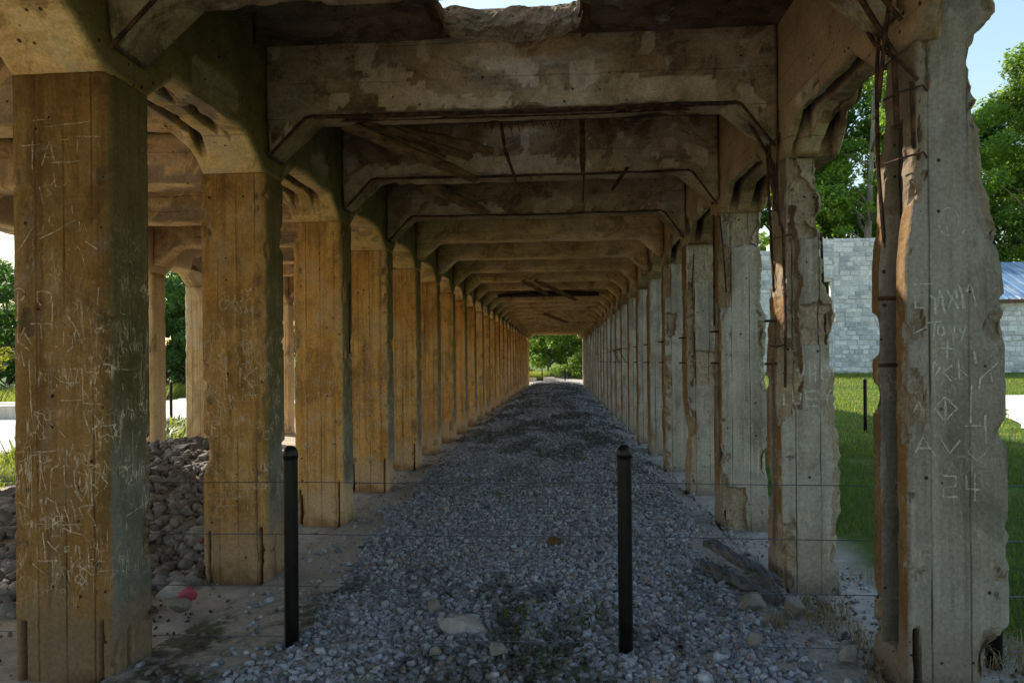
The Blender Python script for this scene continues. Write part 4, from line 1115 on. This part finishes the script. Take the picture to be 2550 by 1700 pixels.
special('painted_rock', 201, (.24, .2, .19), (-3.06, 5.62, .22), (0, .2, .4), 'rock_pink', 'grey rock with a bright pink painted face on the rubble heap')
special('painted_rock', 202, (.27, .2, .16), (-2.62, 4.5, .10), (0, 0, -.3), 'rock_pink', 'pale rock with a pink painted edge lying on the dirt by the nearest left column')
special('painted_rock', 203, (.17, .15, .16), (-2.76, 4.28, .09), (0, 0, 2.4), 'rock_pink', 'small grey pointed rock with a pink fleck beside the nearest left column')
special('loose_rock', 204, (.2, .17, .15), (-2.50, 4.28, .09), (0, 0, .8), 'rock', 'bare grey rock in front of the pink edged rock')
hb = lambda x, y: float(hbed(np.array([x]), np.array([y]))[0])
special('slab_stone', 205, (.30, .24, .11), (-.57, 3.97, hb(-.57, 3.97) + .05), (.05, -.03, .1), 'slabrock', 'flat pale slab of stone lying on the gravel between the black posts', 'stone')
special('loose_stone', 206, (.11, .09, .08), (-.66, 3.52, hb(-.66, 3.5) + .04), (.2, .1, 1), 'rock', 'grey stone on the gravel in front of the flat slab', 'stone')
special('loose_stone', 207, (.12, .10, .08), (-.33, 3.56, hb(-.33, 3.55) + .04), (.1, .2, .3), 'rock', 'squat grey stone on the gravel right of the one in front of the slab', 'stone')
special('loose_stone', 208, (.11, .10, .10), (-.80, 4.30, hb(-.8, 4.3) + .05), (.1, .2, 2), 'rock', 'small pointed stone on the gravel behind the flat slab', 'stone')
special('loose_stone', 209, (.12, .11, .1), (1.45, 3.55, hb(1.45, 3.5) + .04), (0, 0, 1), 'rock', 'round pale stone among straw by the nearest right column', 'stone')
special('loose_stone', 210, (.13, .1, .1), (1.02, 3.75, hb(1.02, 3.7) + .04), (0, 0, 1), 'rock', 'grey stone at the right edge of the gravel under the wire', 'stone')
special('loose_rock', 211, (.22, .17, .15), (1.20, 4.52, hb(1.2, 4.5) + .05), (0, 0, .5), 'rock', 'dark grey rock beside the end of the weathered timber', 'rock')
special('loose_rock', 212, (.2, .15, .16), (1.45, 4.38, hb(1.45, 4.3) + .05), (0, .4, 1.5), 'rock', 'tilted grey rock in front of the second right column', 'rock')
special('loose_rock', 213, (.16, .12, .1), (1.72, 4.62, .05), (0, 0, 1.1), 'rock', 'pale rock at the foot of the second right column', 'rock')
special('loose_stone', 214, (.2, .15, .12), (-1.62, 4.75, .07), (0, 0, .2), 'rock', 'pale stone at the gravel edge right behind the left black post', 'stone')
special('loose_stone', 215, (.14, .12, .08), (-.05, 5.95, hb(-.05, 5.95) + .04), (0, 0, 0), 'board', 'dark brown lump on the gravel in the middle of the aisle', 'stone')
# timber at the right
plank_thing('weathered_timber', (1.17, 5.58, .19), (1.48, 4.78, .12), .09, .05, 'log', 'weathered grey timber leaning from the gravel to the second right column', 'timber', rough=.010)
plank_thing('weathered_timber', (1.08, 5.30, .10), (1.46, 4.60, .05), .08, .05, 'log', 'thinner dark timber under the leaning weathered one', 'timber', rough=.008)

# far white blocks
for (x, y, dx, dy, dz, s) in ((-2.6, 53.3, 1.5, .5, .42, 'long pale stone block beyond the far end of the aisle'), (-.9, 53.9, .9, .5, .4, 'short pale stone block beside the long one beyond the far end')):
    m = MB(); m.box((-dx / 2, -dy / 2, -.1), (dx / 2, dy / 2, dz), .03)
    tag(m.build('stone_block', M['paleblock'], None, loc=(x, y, gz(x, y))), s, 'stone block')
for (x, y, s) in ((-17.2, 20.4, 'pale stone block beside the road at the left edge, nearer one'), (-18.4, 21.8, 'pale stone block beside the road at the left edge, farther one')):
    m = MB(); m.box((-.9, -.35, -.1), (.9, .35, .45), .04)
    tag(m.build('stone_block', M['paleblock'], None, loc=(x, y, gz(x, y))), s, 'stone block')

# ------------------------------------------------------------------ gravel pebbles
def scatter(name, pts, sizes, base, mat, seed, flat=(.42, .8)):
    rg = np.random.default_rng(seed); BV, BF = base; n = len(pts); m = len(BV)
    V = BV[None] * (1 + rg.uniform(-.36, .30, (n, m, 1)))
    V = V * np.stack([rg.uniform(.75, 1.25, n), rg.uniform(.6, 1.0, n), rg.uniform(*flat, n)], -1)[:, None, :]
    q = rg.normal(size=(n, 4)) * np.array([1, .35, .35, 1.0]); q /= np.linalg.norm(q, axis=1, keepdims=True)
    w, x, y, z = q.T
    R = np.stack([np.stack([1 - 2 * (y * y + z * z), 2 * (x * y - z * w), 2 * (x * z + y * w)], -1), np.stack([2 * (x * y + z * w), 1 - 2 * (x * x + z * z), 2 * (y * z - x * w)], -1), np.stack([2 * (x * z - y * w), 2 * (y * z + x * w), 1 - 2 * (x * x + y * y)], -1)], 1)
    V = np.einsum('nij,nmj->nmi', R, V) * (sizes / 2)[:, None, None] + pts[:, None, :]
    F = (BF[None] + (np.arange(n) * m)[:, None, None]).reshape(-1, 3)
    sh = np.repeat(rg.beta(2.2, 2.0, n), m); hu = np.repeat(rg.random(n), m)
    return obj(name, make_mesh(name, V.reshape(-1, 3), F, mat, False, {'shade': sh, 'hue': hu}))
rg = np.random.default_rng(21)
def bed_points(n, y0, y1):
    x = rg.uniform(XL + .05, XR + .1, n); y = rg.uniform(y0, y1, n)
    e = np.stack([np.zeros(n), y, np.zeros(n)], -1)
    left = np.interp(y, [2, 3.4, 4.6, 5.5, 7, 9, 50], [-2.6, -1.55, -1.62, -1.72, -1.85, -1.88, -1.9]) + .12 * vnoise(e, 1.5, 3)
    right = np.interp(y, [2, 3.6, 4.6, 6, 8, 50], [1.35, 1.22, 1.12, 1.2, 1.36, 1.45]) + .12 * vnoise(e, 1.5, 9)
    keep = ((x > left) & (x < right)) | (rg.random(n) < .07)
    return x[keep], y[keep]
def spts(n, y0, y1, smin, smax):
    x, y = bed_points(n, y0, y1)
    s = rg.uniform(smin, smax, len(x)) * (1 + .5 * (rg.random(len(x)) < .06))
    return np.stack([x, y, hbed(x, y) + .004 + s * rg.uniform(.0, .28, len(x))], -1), s
p1, s1 = spts(23000, 2.4, 7.0, .020, .050)
g1 = scatter('gravel', p1, s1, ICO1, M['pebble'], 1)
p2, s2 = spts(26000, 7.0, 16.0, .024, .058)
p3, s3 = spts(17000, 16.0, 50.4, .05, .10)
V2 = scatter('gravel', np.concatenate([p2, p3]), np.concatenate([s2, s3]), ICO0, M['pebble'], 2)
tag(g1, 'loose grey limestone gravel covering the near floor of the aisle', 'gravel', kind='stuff')
tag(V2, 'grey limestone gravel running down the far floor of the aisle', 'gravel', kind='stuff')
n = 5200
x = rg.uniform(-6.3, -2.75, n); y = rg.uniform(4.2, 12.5, n); k_ = (x < -.42 * y - .6) & (x > -.95 * y - .6); x, y = x[k_], y[k_]
s = rg.uniform(.04, .15, len(x))
M['rubble'] = pebble_mat('brown_grey_rubble', (.09, .075, .06), (.34, .315, .29), moss=False)
rb = scatter('rubble', np.stack([x, y, hground(x, y) + s * .2], -1), s, ICO1, M['rubble'], 7)
tag(rb, 'small broken stone filling the bank between the left columns', 'rubble', kind='stuff')
# small stones on the bare dirt strips
n = 2600
x = np.concatenate([rg.uniform(-3.6, -1.5, n // 2), rg.uniform(1.1, 2.3, n // 2)]); y = np.concatenate([rg.uniform(3.2, 14, n // 2), rg.uniform(2.8, 8, n // 2)])
zg = np.where((x > XL) & (x < XR), np.maximum(hbed(x, y), hground(x, y)), hground(x, y))
s = rg.uniform(.012, .04, n)
gg = scatter('grit', np.stack([x, y, zg + s * .15], -1), s, ICO0, M['pebble'], 3)
tag(gg, 'small loose grit scattered on the bare dirt along the columns', 'grit', kind='stuff')

# ------------------------------------------------------------------ grass, straw, weeds
def blades(name, pts, h, w, lean, mat, seed, label, cat, seg=2):
    rg = np.random.default_rng(seed); n = len(pts)
    a = rg.uniform(0, 2 * PI, n); d = np.stack([np.cos(a), np.sin(a), np.zeros(n)], -1)
    sd = np.stack([-np.sin(a), np.cos(a), np.zeros(n)], -1)
    L = rg.uniform(.5, 1.3, n) * lean
    hh = h * rg.uniform(.55, 1.25, n); ww = w * rg.uniform(.7, 1.3, n)
    p0, p1_, p2_ = pts, pts + d * (hh * L * .3)[:, None] + np.array([0, 0, 1.0]) * (hh * .6)[:, None], pts + d * (hh * L)[:, None] + np.array([0, 0, 1.0]) * (hh * np.sqrt(np.clip(1 - (L * .8) ** 2, .05, 1)))[:, None]
    V = np.stack([p0 - sd * ww[:, None] / 2, p0 + sd * ww[:, None] / 2, p1_ + sd * ww[:, None] * .4, p1_ - sd * ww[:, None] * .4, p2_], 1)
    b = np.arange(n)[:, None] * 5
    F = np.concatenate([b + np.array([[0, 1, 2]]), b + np.array([[0, 2, 3]]), b + np.array([[3, 2, 4]])], 0)
    sh = np.repeat(rg.random(n), 5)
    o = obj(name, make_mesh(name, V.reshape(-1, 3), F, mat, True, {'shade': sh}))
    return tag(o, label, cat, kind='stuff')
def gpts(n, x0, x1, y0, y1, seed, cond=None):
    rg = np.random.default_rng(seed)
    x, y = rg.uniform(x0, x1, n), rg.uniform(y0, y1, n)
    if cond is not None:
        k = cond(x, y); x, y = x[k], y[k]
    return np.stack([x, y, hground(x, y)], -1)
notpave = lambda x, y: ~((x > np.maximum(10.6, .58 * y + .9)) & (y > 15.5) & (y < 29))
clump = lambda x, y: vnoise(np.stack([x, y, x * 0], -1), 2.0, 4) > -.35
blades('grass', gpts(42000, 2.5, 9, 1.5, 14, 1, clump), .13, .008, .9, M['blade'], 1, 'short green grass in the shade right of the trestle', 'grass')
blades('grass', gpts(45000, 5, 24, 12, 46, 2, notpave), .12, .018, .9, M['lawn'], 2, 'mown lawn reaching the stone wall on the right', 'grass')
blades('grass', gpts(22000, -10.4, -7.2, 5, 26, 3, lambda x, y: (x < -8.4) | ((y > 7.8) & (y < 13.6))), .16, .014, .9, M['lawn'], 3, 'bright green grass between the outer left columns and the road', 'grass')
blades('weeds', gpts(16000, -30, -18.9, 12, 48, 4), .85, .045, .8, M['weed'], 4, 'tall sunlit weeds along the far side of the left road', 'weeds')
blades('weeds', gpts(2600, -9.6, -7.05, 11.2, 16.5, 6, lambda x, y: vnoise(np.stack([x, y, x * 0], -1), 1.6, 14) > -.1), .5, .05, 1.0, M['weed'], 6, 'low bright weeds growing beside the outer left columns', 'weeds')
blades('straw', gpts(3800, 1.15, 2.7, 2.7, 5.3, 5, lambda x, y: vnoise(np.stack([x, y, x * 0], -1), 2.4, 24) > -.05) + np.array([0, 0, .015]), .16, .005, 1.25, M['straw'], 5, 'dry straw lying around the foot of the right columns', 'straw')
blades('weeds', gpts(5000, -8, -1.0, 54.5, 57.5, 8), .8, .05, .7, M['weed'], 8, 'sunlit weeds beyond the path at the far end', 'weeds')
tf = []
for (cx, cy) in ((-.15, 3.9), (.1, 4.05), (-.3, 4.2), (-.75, 7.9), (-.1, 8.4), (.35, 10.5), (.2, 4.4), (-1.2, 8.8)):
    for _ in range(16):
        tf.append((cx + random.gauss(0, .07), cy + random.gauss(0, .07), hb(cx, cy) + .02))
blades('sprigs', np.array(tf), .07, .012, 1.2, M['blade'], 9, 'small green sprigs growing through the gravel', 'sprigs')

# ------------------------------------------------------------------ trees and bushes
def leaf_cloud(centres, radii, per, size, seed, squash=.75):
    rg = np.random.default_rng(seed); VV = []; SS = []
    for c, r in zip(centres, radii):
        n = int(per * (r ** 2))
        d = rg.normal(size=(n, 3)); d /= np.linalg.norm(d, axis=1, keepdims=True)
        p = c + d * (r * rg.uniform(.25, 1.05, n) ** .6)[:, None] * np.array([1, 1, squash])
        nrm = d * .6 + rg.normal(size=(n, 3)) * .6 + np.array([0, 0, .5]); nrm /= np.linalg.norm(nrm, axis=1, keepdims=True)
        t = np.cross(nrm, rg.normal(size=(n, 3))); t /= np.linalg.norm(t, axis=1, keepdims=True); b = np.cross(nrm, t)
        s = size * rg.uniform(.6, 1.35, n)[:, None]
        VV.append(np.stack([p - t * s * .55, p + b * s * .32 - nrm * s * .06, p + t * s * .55, p - b * s * .32 - nrm * s * .06], 1))
        base = np.clip(.5 + .35 * rg.normal() * .6, 0, 1)
        SS.append(np.repeat(np.clip(base + rg.normal(size=n) * .22, 0, 1), 4))
    V = np.concatenate(VV).reshape(-1, 3); F = np.arange(len(V)).reshape(-1, 4)
    return V, F, np.concatenate(SS)

def tree_meshes(seed, H, R, z0, lsize, per, mat, nclump=60, trunk_r=.28, lean=0.0):
    rg = np.random.default_rng(seed); random.seed(seed)
    m = MB(); tips = []
    n = 9
    tp = [(lean * i / (n - 1) * H * .1 + rg.uniform(-.12, .12) * (i > 0), rg.uniform(-.12, .12) * (i > 0), H * .86 * i / (n - 1)) for i in range(n)]
    m.tube(tp, [trunk_r * (1 - .82 * i / (n - 1)) * (1.35 if i == 0 else 1) for i in range(n)], 9)
    C, Rr = [], []
    for i in range(nclump):
        t = rg.uniform(0, 1); zz = z0 + (H - z0) * t
        prof = math.sin(PI * min(1, .12 + .88 * t) ** .8) ** .6
        a = rg.uniform(0, 2 * PI); rr = R * prof * rg.uniform(.25, 1.0)
        tip = Vector((rr * math.cos(a), rr * math.sin(a), zz))
        C.append(np.array(tip)); Rr.append(rg.uniform(.55, 1.15) * R * .26)
        if i % 2 == 0:
            zs_ = max(zz - rr * .8, z0 * .6); f = min(1, zs_ / (H * .86)) * (n - 1); j = min(int(f), n - 2)
            s = Vector(tp[j]).lerp(Vector(tp[j + 1]), f - j)
            k = s.lerp(tip, .5) + Vector((rg.uniform(-.3, .3), rg.uniform(-.3, .3), rg.uniform(-.1, .5)))
            m.tube([s, k, tip], [trunk_r * .34, trunk_r * .2, .02], 5)
    V, F, S = leaf_cloud(C, Rr, per, lsize, seed + 1)
    return make_mesh('trunk', m.V, m.F, M['bark'], True), make_mesh('crown', V, F, mat, False, {'shade': S})

def place_tree(tm, x, y, rot, sc, label, group=None, name='tree', cat='tree'):
    r = empty(name, (x, y, gz(x, y) - .05)); r.rotation_euler = (0, 0, rot); r.scale = sc if isinstance(sc, tuple) else (sc, sc, sc)
    tag(r, label, cat, group)
    obj('trunk', tm[0], r); obj('crown', tm[1], r)
    return r
T1 = tree_meshes(301, 26, 6.2, 4.0, .30, 260, M['leaf'], 90, .34)
T2 = tree_meshes(302, 25, 6.0, 2.0, .30, 260, M['leaf'], 90, .30)
T3 = tree_meshes(303, 24, 6.5, 1.5, .34, 240, M['leaf_dark'], 80, .3)
TS = tree_meshes(304, 28, 4.6, 7.5, .28, 200, M['leaf'], 46, .42, .6)
place_tree(TS, 23.6, 55.5, .4, 1.0, 'tall tree with a bare pale trunk rising straight behind the stone wall')
place_tree(T3, 14.5, 66, 1.0, (1.0, 1.0, 1.12), 'dark leafy tree behind the left end of the stone wall')
place_tree(T3, 26.5, 66, 2.6, (1.0, 1.0, 1.22), 'dark leafy tree directly behind the bare trunked tree')
place_tree(T1, 19.0, 60, 3.9, (1, 1, 1.05), 'green leafy tree left of the bare trunked tree behind the wall')
place_tree(T2, 30.5, 61, .8, (1, 1, 1.1), 'green leafy tree right of the bare trunked tree, mostly behind the nearest right column')
place_tree(T1, 38.5, 58, 1.9, 1.0, 'bright leafy tree rising left of the metal roof at the right edge')
place_tree(T2, 46.0, 60, 3.0, (1, 1, .98), 'bright leafy tree rising above the metal roof at the right edge')
place_tree(T3, 42.5, 72, 4.0, (1.1, 1.1, 1.02), 'dark tree filling in behind the bright pair above the metal roof')
place_tree(T3, 8.5, 74, 5.0, (1.1, 1.1, 1.1), 'dark tree far behind the hidden left end of the stone wall')
# left side
place_tree(T3, -25.5, 42, .3, (.8, .8, .62), 'dark tree seen between the first and second left columns')
place_tree(T1, -21.5, 47, 1.3, (.7, .7, .62), 'sun flecked tree beyond the road seen between the left columns')
YL = tree_meshes(305, 6.2, 2.3, .6, .20, 420, M['leaf_yellow'], 36, .10)
T4 = tree_meshes(306, 9.5, 3.4, 1.0, .26, 330, M['leaf_dark'], 44, .16)
place_tree(T4, -29.0, 34, .3, (.95, .95, .75), 'small dark tree at the left edge under the patch of sky')
place_tree(T4, -22.4, 39, 1.3, (1, 1, 1.1), 'dense dark tree beyond the road, nearer of those between the left columns')
place_tree(T4, -20.2, 36.5, 2.6, (.8, .8, .9), 'smaller dark tree beyond the road beside the dense dark one')
place_tree(T4, -34.5, 39, 2.2, (1.2, 1.2, .8), 'dark tree behind the small one at the left edge')
place_tree(YL, -24.6, 26.3, .6, (.72, .72, .75), 'yellow green sapling in full sun at the left edge')
TX = tree_meshes(308, 18, 3.0, 11.0, .3, 300, M['leaf'], 40, .2)  # off-frame tree added to throw shade on the rubble
place_tree(TX, -18.9, 16.8, .3, 1.0, 'tall unseen tree added to shade the rubble bank')
# far end
T5 = tree_meshes(307, 13, 4.2, 1.2, .26, 330, M['leaf'], 70, .15, .3)
place_tree(T5, -1.0, 61.5, .5, 1.0, 'slender leaning tree framed by the far end of the aisle')
place_tree(T3, -6.5, 68, 1.0, (.7, .7, .6), 'dark tree left of the slender one beyond the far end')
place_tree(T3, 5.0, 69, 2.0, (.75, .75, .62), 'dark tree right of the slender one beyond the far end')
place_tree(T2, 0.2, 76, 4.0, (.9, .9, .7), 'green tree at the back behind the slender one')
def bush(x, y, rx, h, mat, seed, label, size=.16):
    rg = np.random.default_rng(seed)
    C = [np.array((rg.uniform(-rx, rx) * .7, rg.uniform(-rx, rx) * .7, rg.uniform(.25, .8) * h)) for _ in range(14)]
    V, F, S = leaf_cloud(C, [rx * .42] * 14, 700, size, seed)
    r = empty('bush', (x, y, gz(x, y) - .05)); tag(r, label, 'bush')
    obj('foliage', make_mesh('foliage', V, F, mat, False, {'shade': S}), r)
    m = MB()
    for c in C[:6]: m.tube([(0, 0, 0), tuple(c * .5), tuple(c)], [.03, .02, .006], 5)
    m.build('stem', M['bark'], r)
bush(2.2, 56.2, 1.6, 2.6, M['leaf'], 401, 'green bush at the right of the far opening')
bush(-3.6, 57.5, 1.6, 1.7, M['leaf_yellow'], 402, 'sunlit yellow green bush at the left of the far opening')
bush(.5, 57.8, 1.3, 1.3, M['leaf'], 403, 'low green bush in the middle of the far opening')

# ------------------------------------------------------------------ stone ruin and the roofed stone building
def block_wall(name, pieces, y, mat, seed, parent, course=.27, length=.5, zoff=0.0):
    """courses of rough blocks proud of a mortar core; pieces = (x0,x1,z0,z1)"""
    rg = np.random.default_rng(seed); V, F, S = [], [], []
    core = MB()
    for (x0, x1, z0, z1) in pieces:
        core.box((x0, y + .03, z0), (x1, y + .62, z1 - .02))
        z = z0; r = 0
        while z < z1 - .05:
            h = min(course * rg.uniform(.8, 1.2), z1 - z); x = x0 - rg.uniform(0, length) * (r % 2); r += 1
            while x < x1 - .02:
                L = length * rg.uniform(.6, 1.5); a, b_ = max(x, x0), min(x + L, x1)
                if b_ - a > .06:
                    p = y + rg.uniform(-.05, .025); g = rg.uniform(.006, .018)
                    bx = [(a + g, y + .05, z + g), (b_ - g, y + .05, z + g), (b_ - g, y + .05, z + h - g), (a + g, y + .05, z + h - g)]
                    i = .03
                    fx = [(a + g + i, p, z + g + i * .7), (b_ - g - i, p, z + g + i * .7), (b_ - g - i, p + rg.uniform(-.01, .01), z + h - g - i * .7), (a + g + i, p, z + h - g - i * .7)]
                    o_ = len(V); V += bx + fx
                    F += [(o_ + 4, o_ + 5, o_ + 6, o_ + 7), (o_, o_ + 1, o_ + 5, o_ + 4), (o_ + 1, o_ + 2, o_ + 6, o_ + 5), (o_ + 2, o_ + 3, o_ + 7, o_ + 6), (o_ + 3, o_, o_ + 4, o_ + 7)]
                    S += [np.clip(rg.normal(.55, .36), 0, 1)] * 8
                x += L
            z += h
    obj(name, make_mesh(name, V, F, mat, False, {'shade': np.array(S)}), parent)
    core.build('mortar_core', M['mortar'], parent)
WY = 43.0
ruin = empty('stone_ruin', (15, WY, .7)); tag(ruin, 'tall roofless whitewashed stone wall of a ruin behind the lawn', 'ruin')
wx0, wx1 = 15.0, 16.72        # window opening
block_wall('wall', [(8.0, 12.9, .1, 8.35), (12.9, wx0, .1, 8.75), (wx0, wx1, .1, 3.6), (wx0, wx1, 6.55, 9.0), (wx1, 20.0, .1, 9.0), (20.0, 20.6, .1, 8.75), (20.6, 21.6, .1, 8.2)], 0, M['block'], 9, ruin)
for o in list(ruin.children): o.location = (-15, 0, -.7)
fr = MB(); fr.box((wx0, .1, 6.42), (wx1, .5, 6.55)); fr.box((wx1 - .14, .12, 3.6), (wx1, .4, 6.42)); fr.box((wx0, .12, 3.6), (wx0 + .14, .4, 6.42)); fr.box((wx0 + .14, .12, 3.6), (wx1 - .14, .4, 3.72))
o = fr.build('window_frame', M['mortar'], ruin); o.location = (-15, 0, -.7)
side = MB(); side.box((21.0, .64, .1), (21.6, 9, 6.0)); side.box((8.0, .64, .1), (8.6, 9, 7.0)); o = side.build('side_wall', M['mortar'], ruin); o.location = (-15, 0, -.7)
shed = empty('stone_building', (34, WY, .7)); tag(shed, 'low stone building with a blue metal roof at the right edge', 'building')
block_wall('wall', [(24.6, 46.0, .1, 4.95)], 0, M['block'], 12, shed, .3, .6)
for o in list(shed.children): o.location = (-34, 0, -.7)
eb = MB(); eb.box((24.2, -.35, 4.93), (46.4, -.22, 5.12)); o = eb.build('eave_board', M['timber'], shed); o.location = (-34, 0, -.7)
def roof_mesh():
    xs = np.arange(24.0, 46.6, .08); V, F = [], []
    prof = [(-.42, 5.10), (2.2, 6.55), (4.8, 8.0), (9.9, 5.1)]
    for x in xs:
        rdg = .05 * (max(0, math.cos(x / .36 * 2 * PI)) ** 6)
        for (yy, zz) in prof: V.append((x, yy, zz + rdg))
    n = len(prof)
    for i in range(len(xs) - 1):
        for j in range(n - 1): F.append((i * n + j, (i + 1) * n + j, (i + 1) * n + j + 1, i * n + j + 1))
    return make_mesh('roof', V, F, M['roof'])
o = obj('roof', roof_mesh(), shed); o.location = (-34, 0, -.7)
gb = MB(); gb.add([(24.6, .02, 4.9), (24.6, 9.6, 4.9), (24.6, 4.8, 7.85), (25.0, .02, 4.9), (25.0, 9.6, 4.9), (25.0, 4.8, 7.85)], [(0, 2, 1), (3, 4, 5), (0, 3, 5, 2), (1, 2, 5, 4), (0, 1, 4, 3)]); gb.box((24.6, .66, .1), (25.0, 9.6, 4.9)); o = gb.build('side_wall', M['mortar'], shed); o.location = (-34, 0, -.7)

# ------------------------------------------------------------------ light, sky, camera
sd = Vector((-.70, .50, .70)).normalized()
el = math.asin(sd.z); az = math.atan2(sd.x, sd.y)
sl = bpy.data.lights.new('Sun', 'SUN'); sl.energy = 5.0; sl.angle = math.radians(.53); sl.color = (1.0, .93, .82)
so = bpy.data.objects.new('Sun', sl); COL.objects.link(so); so.location = (-20, 20, 30)
so.rotation_euler = (-sd).to_track_quat('-Z', 'Y').to_euler()
w = bpy.data.worlds.new('World'); scene.world = w; w.use_nodes = True
nt = w.node_tree; nt.nodes.clear()
sky = nt.nodes.new('ShaderNodeTexSky'); sky.sky_type = 'NISHITA'; sky.sun_disc = False
sky.sun_elevation = el; sky.sun_rotation = az % (2 * PI); sky.air_density = 1.8; sky.dust_density = 1.2; sky.ozone_density = 1.8
bg = nt.nodes.new('ShaderNodeBackground'); bg.inputs['Strength'].default_value = .15
ow = nt.nodes.new('ShaderNodeOutputWorld')
nt.links.new(sky.outputs[0], bg.inputs[0]); nt.links.new(bg.outputs[0], ow.inputs[0])

cam = bpy.data.cameras.new('Camera'); co = bpy.data.objects.new('Camera', cam); COL.objects.link(co)
cam.sensor_width = 36.0; cam.lens = 24.0; cam.shift_y = .01976; cam.clip_start = .05; cam.clip_end = 3000
yaw, rol = .0705, -.0087
fw = Vector((-math.sin(yaw), math.cos(yaw), 0)); rt = Vector((math.cos(yaw), math.sin(yaw), 0)); up = Vector((0, 0, 1))
rt, up = math.cos(rol) * rt + math.sin(rol) * up, -math.sin(rol) * rt + math.cos(rol) * up
co.matrix_world = Matrix(((rt.x, up.x, -fw.x, 0), (rt.y, up.y, -fw.y, 0), (rt.z, up.z, -fw.z, 1.65), (0, 0, 0, 1)))
scene.camera = co
scene.view_settings.view_transform = 'Standard'; scene.view_settings.look = 'None'; scene.view_settings.exposure = 0; scene.view_settings.gamma = 1
scene.render.engine = 'CYCLES'
c = scene.cycles
c.max_bounces = 10; c.diffuse_bounces = 8; c.glossy_bounces = 3; c.transparent_max_bounces = 12; c.transmission_bounces = 4
c.use_denoising = True
c.film_exposure = 1.6
c.caustics_reflective = False; c.caustics_refractive = False
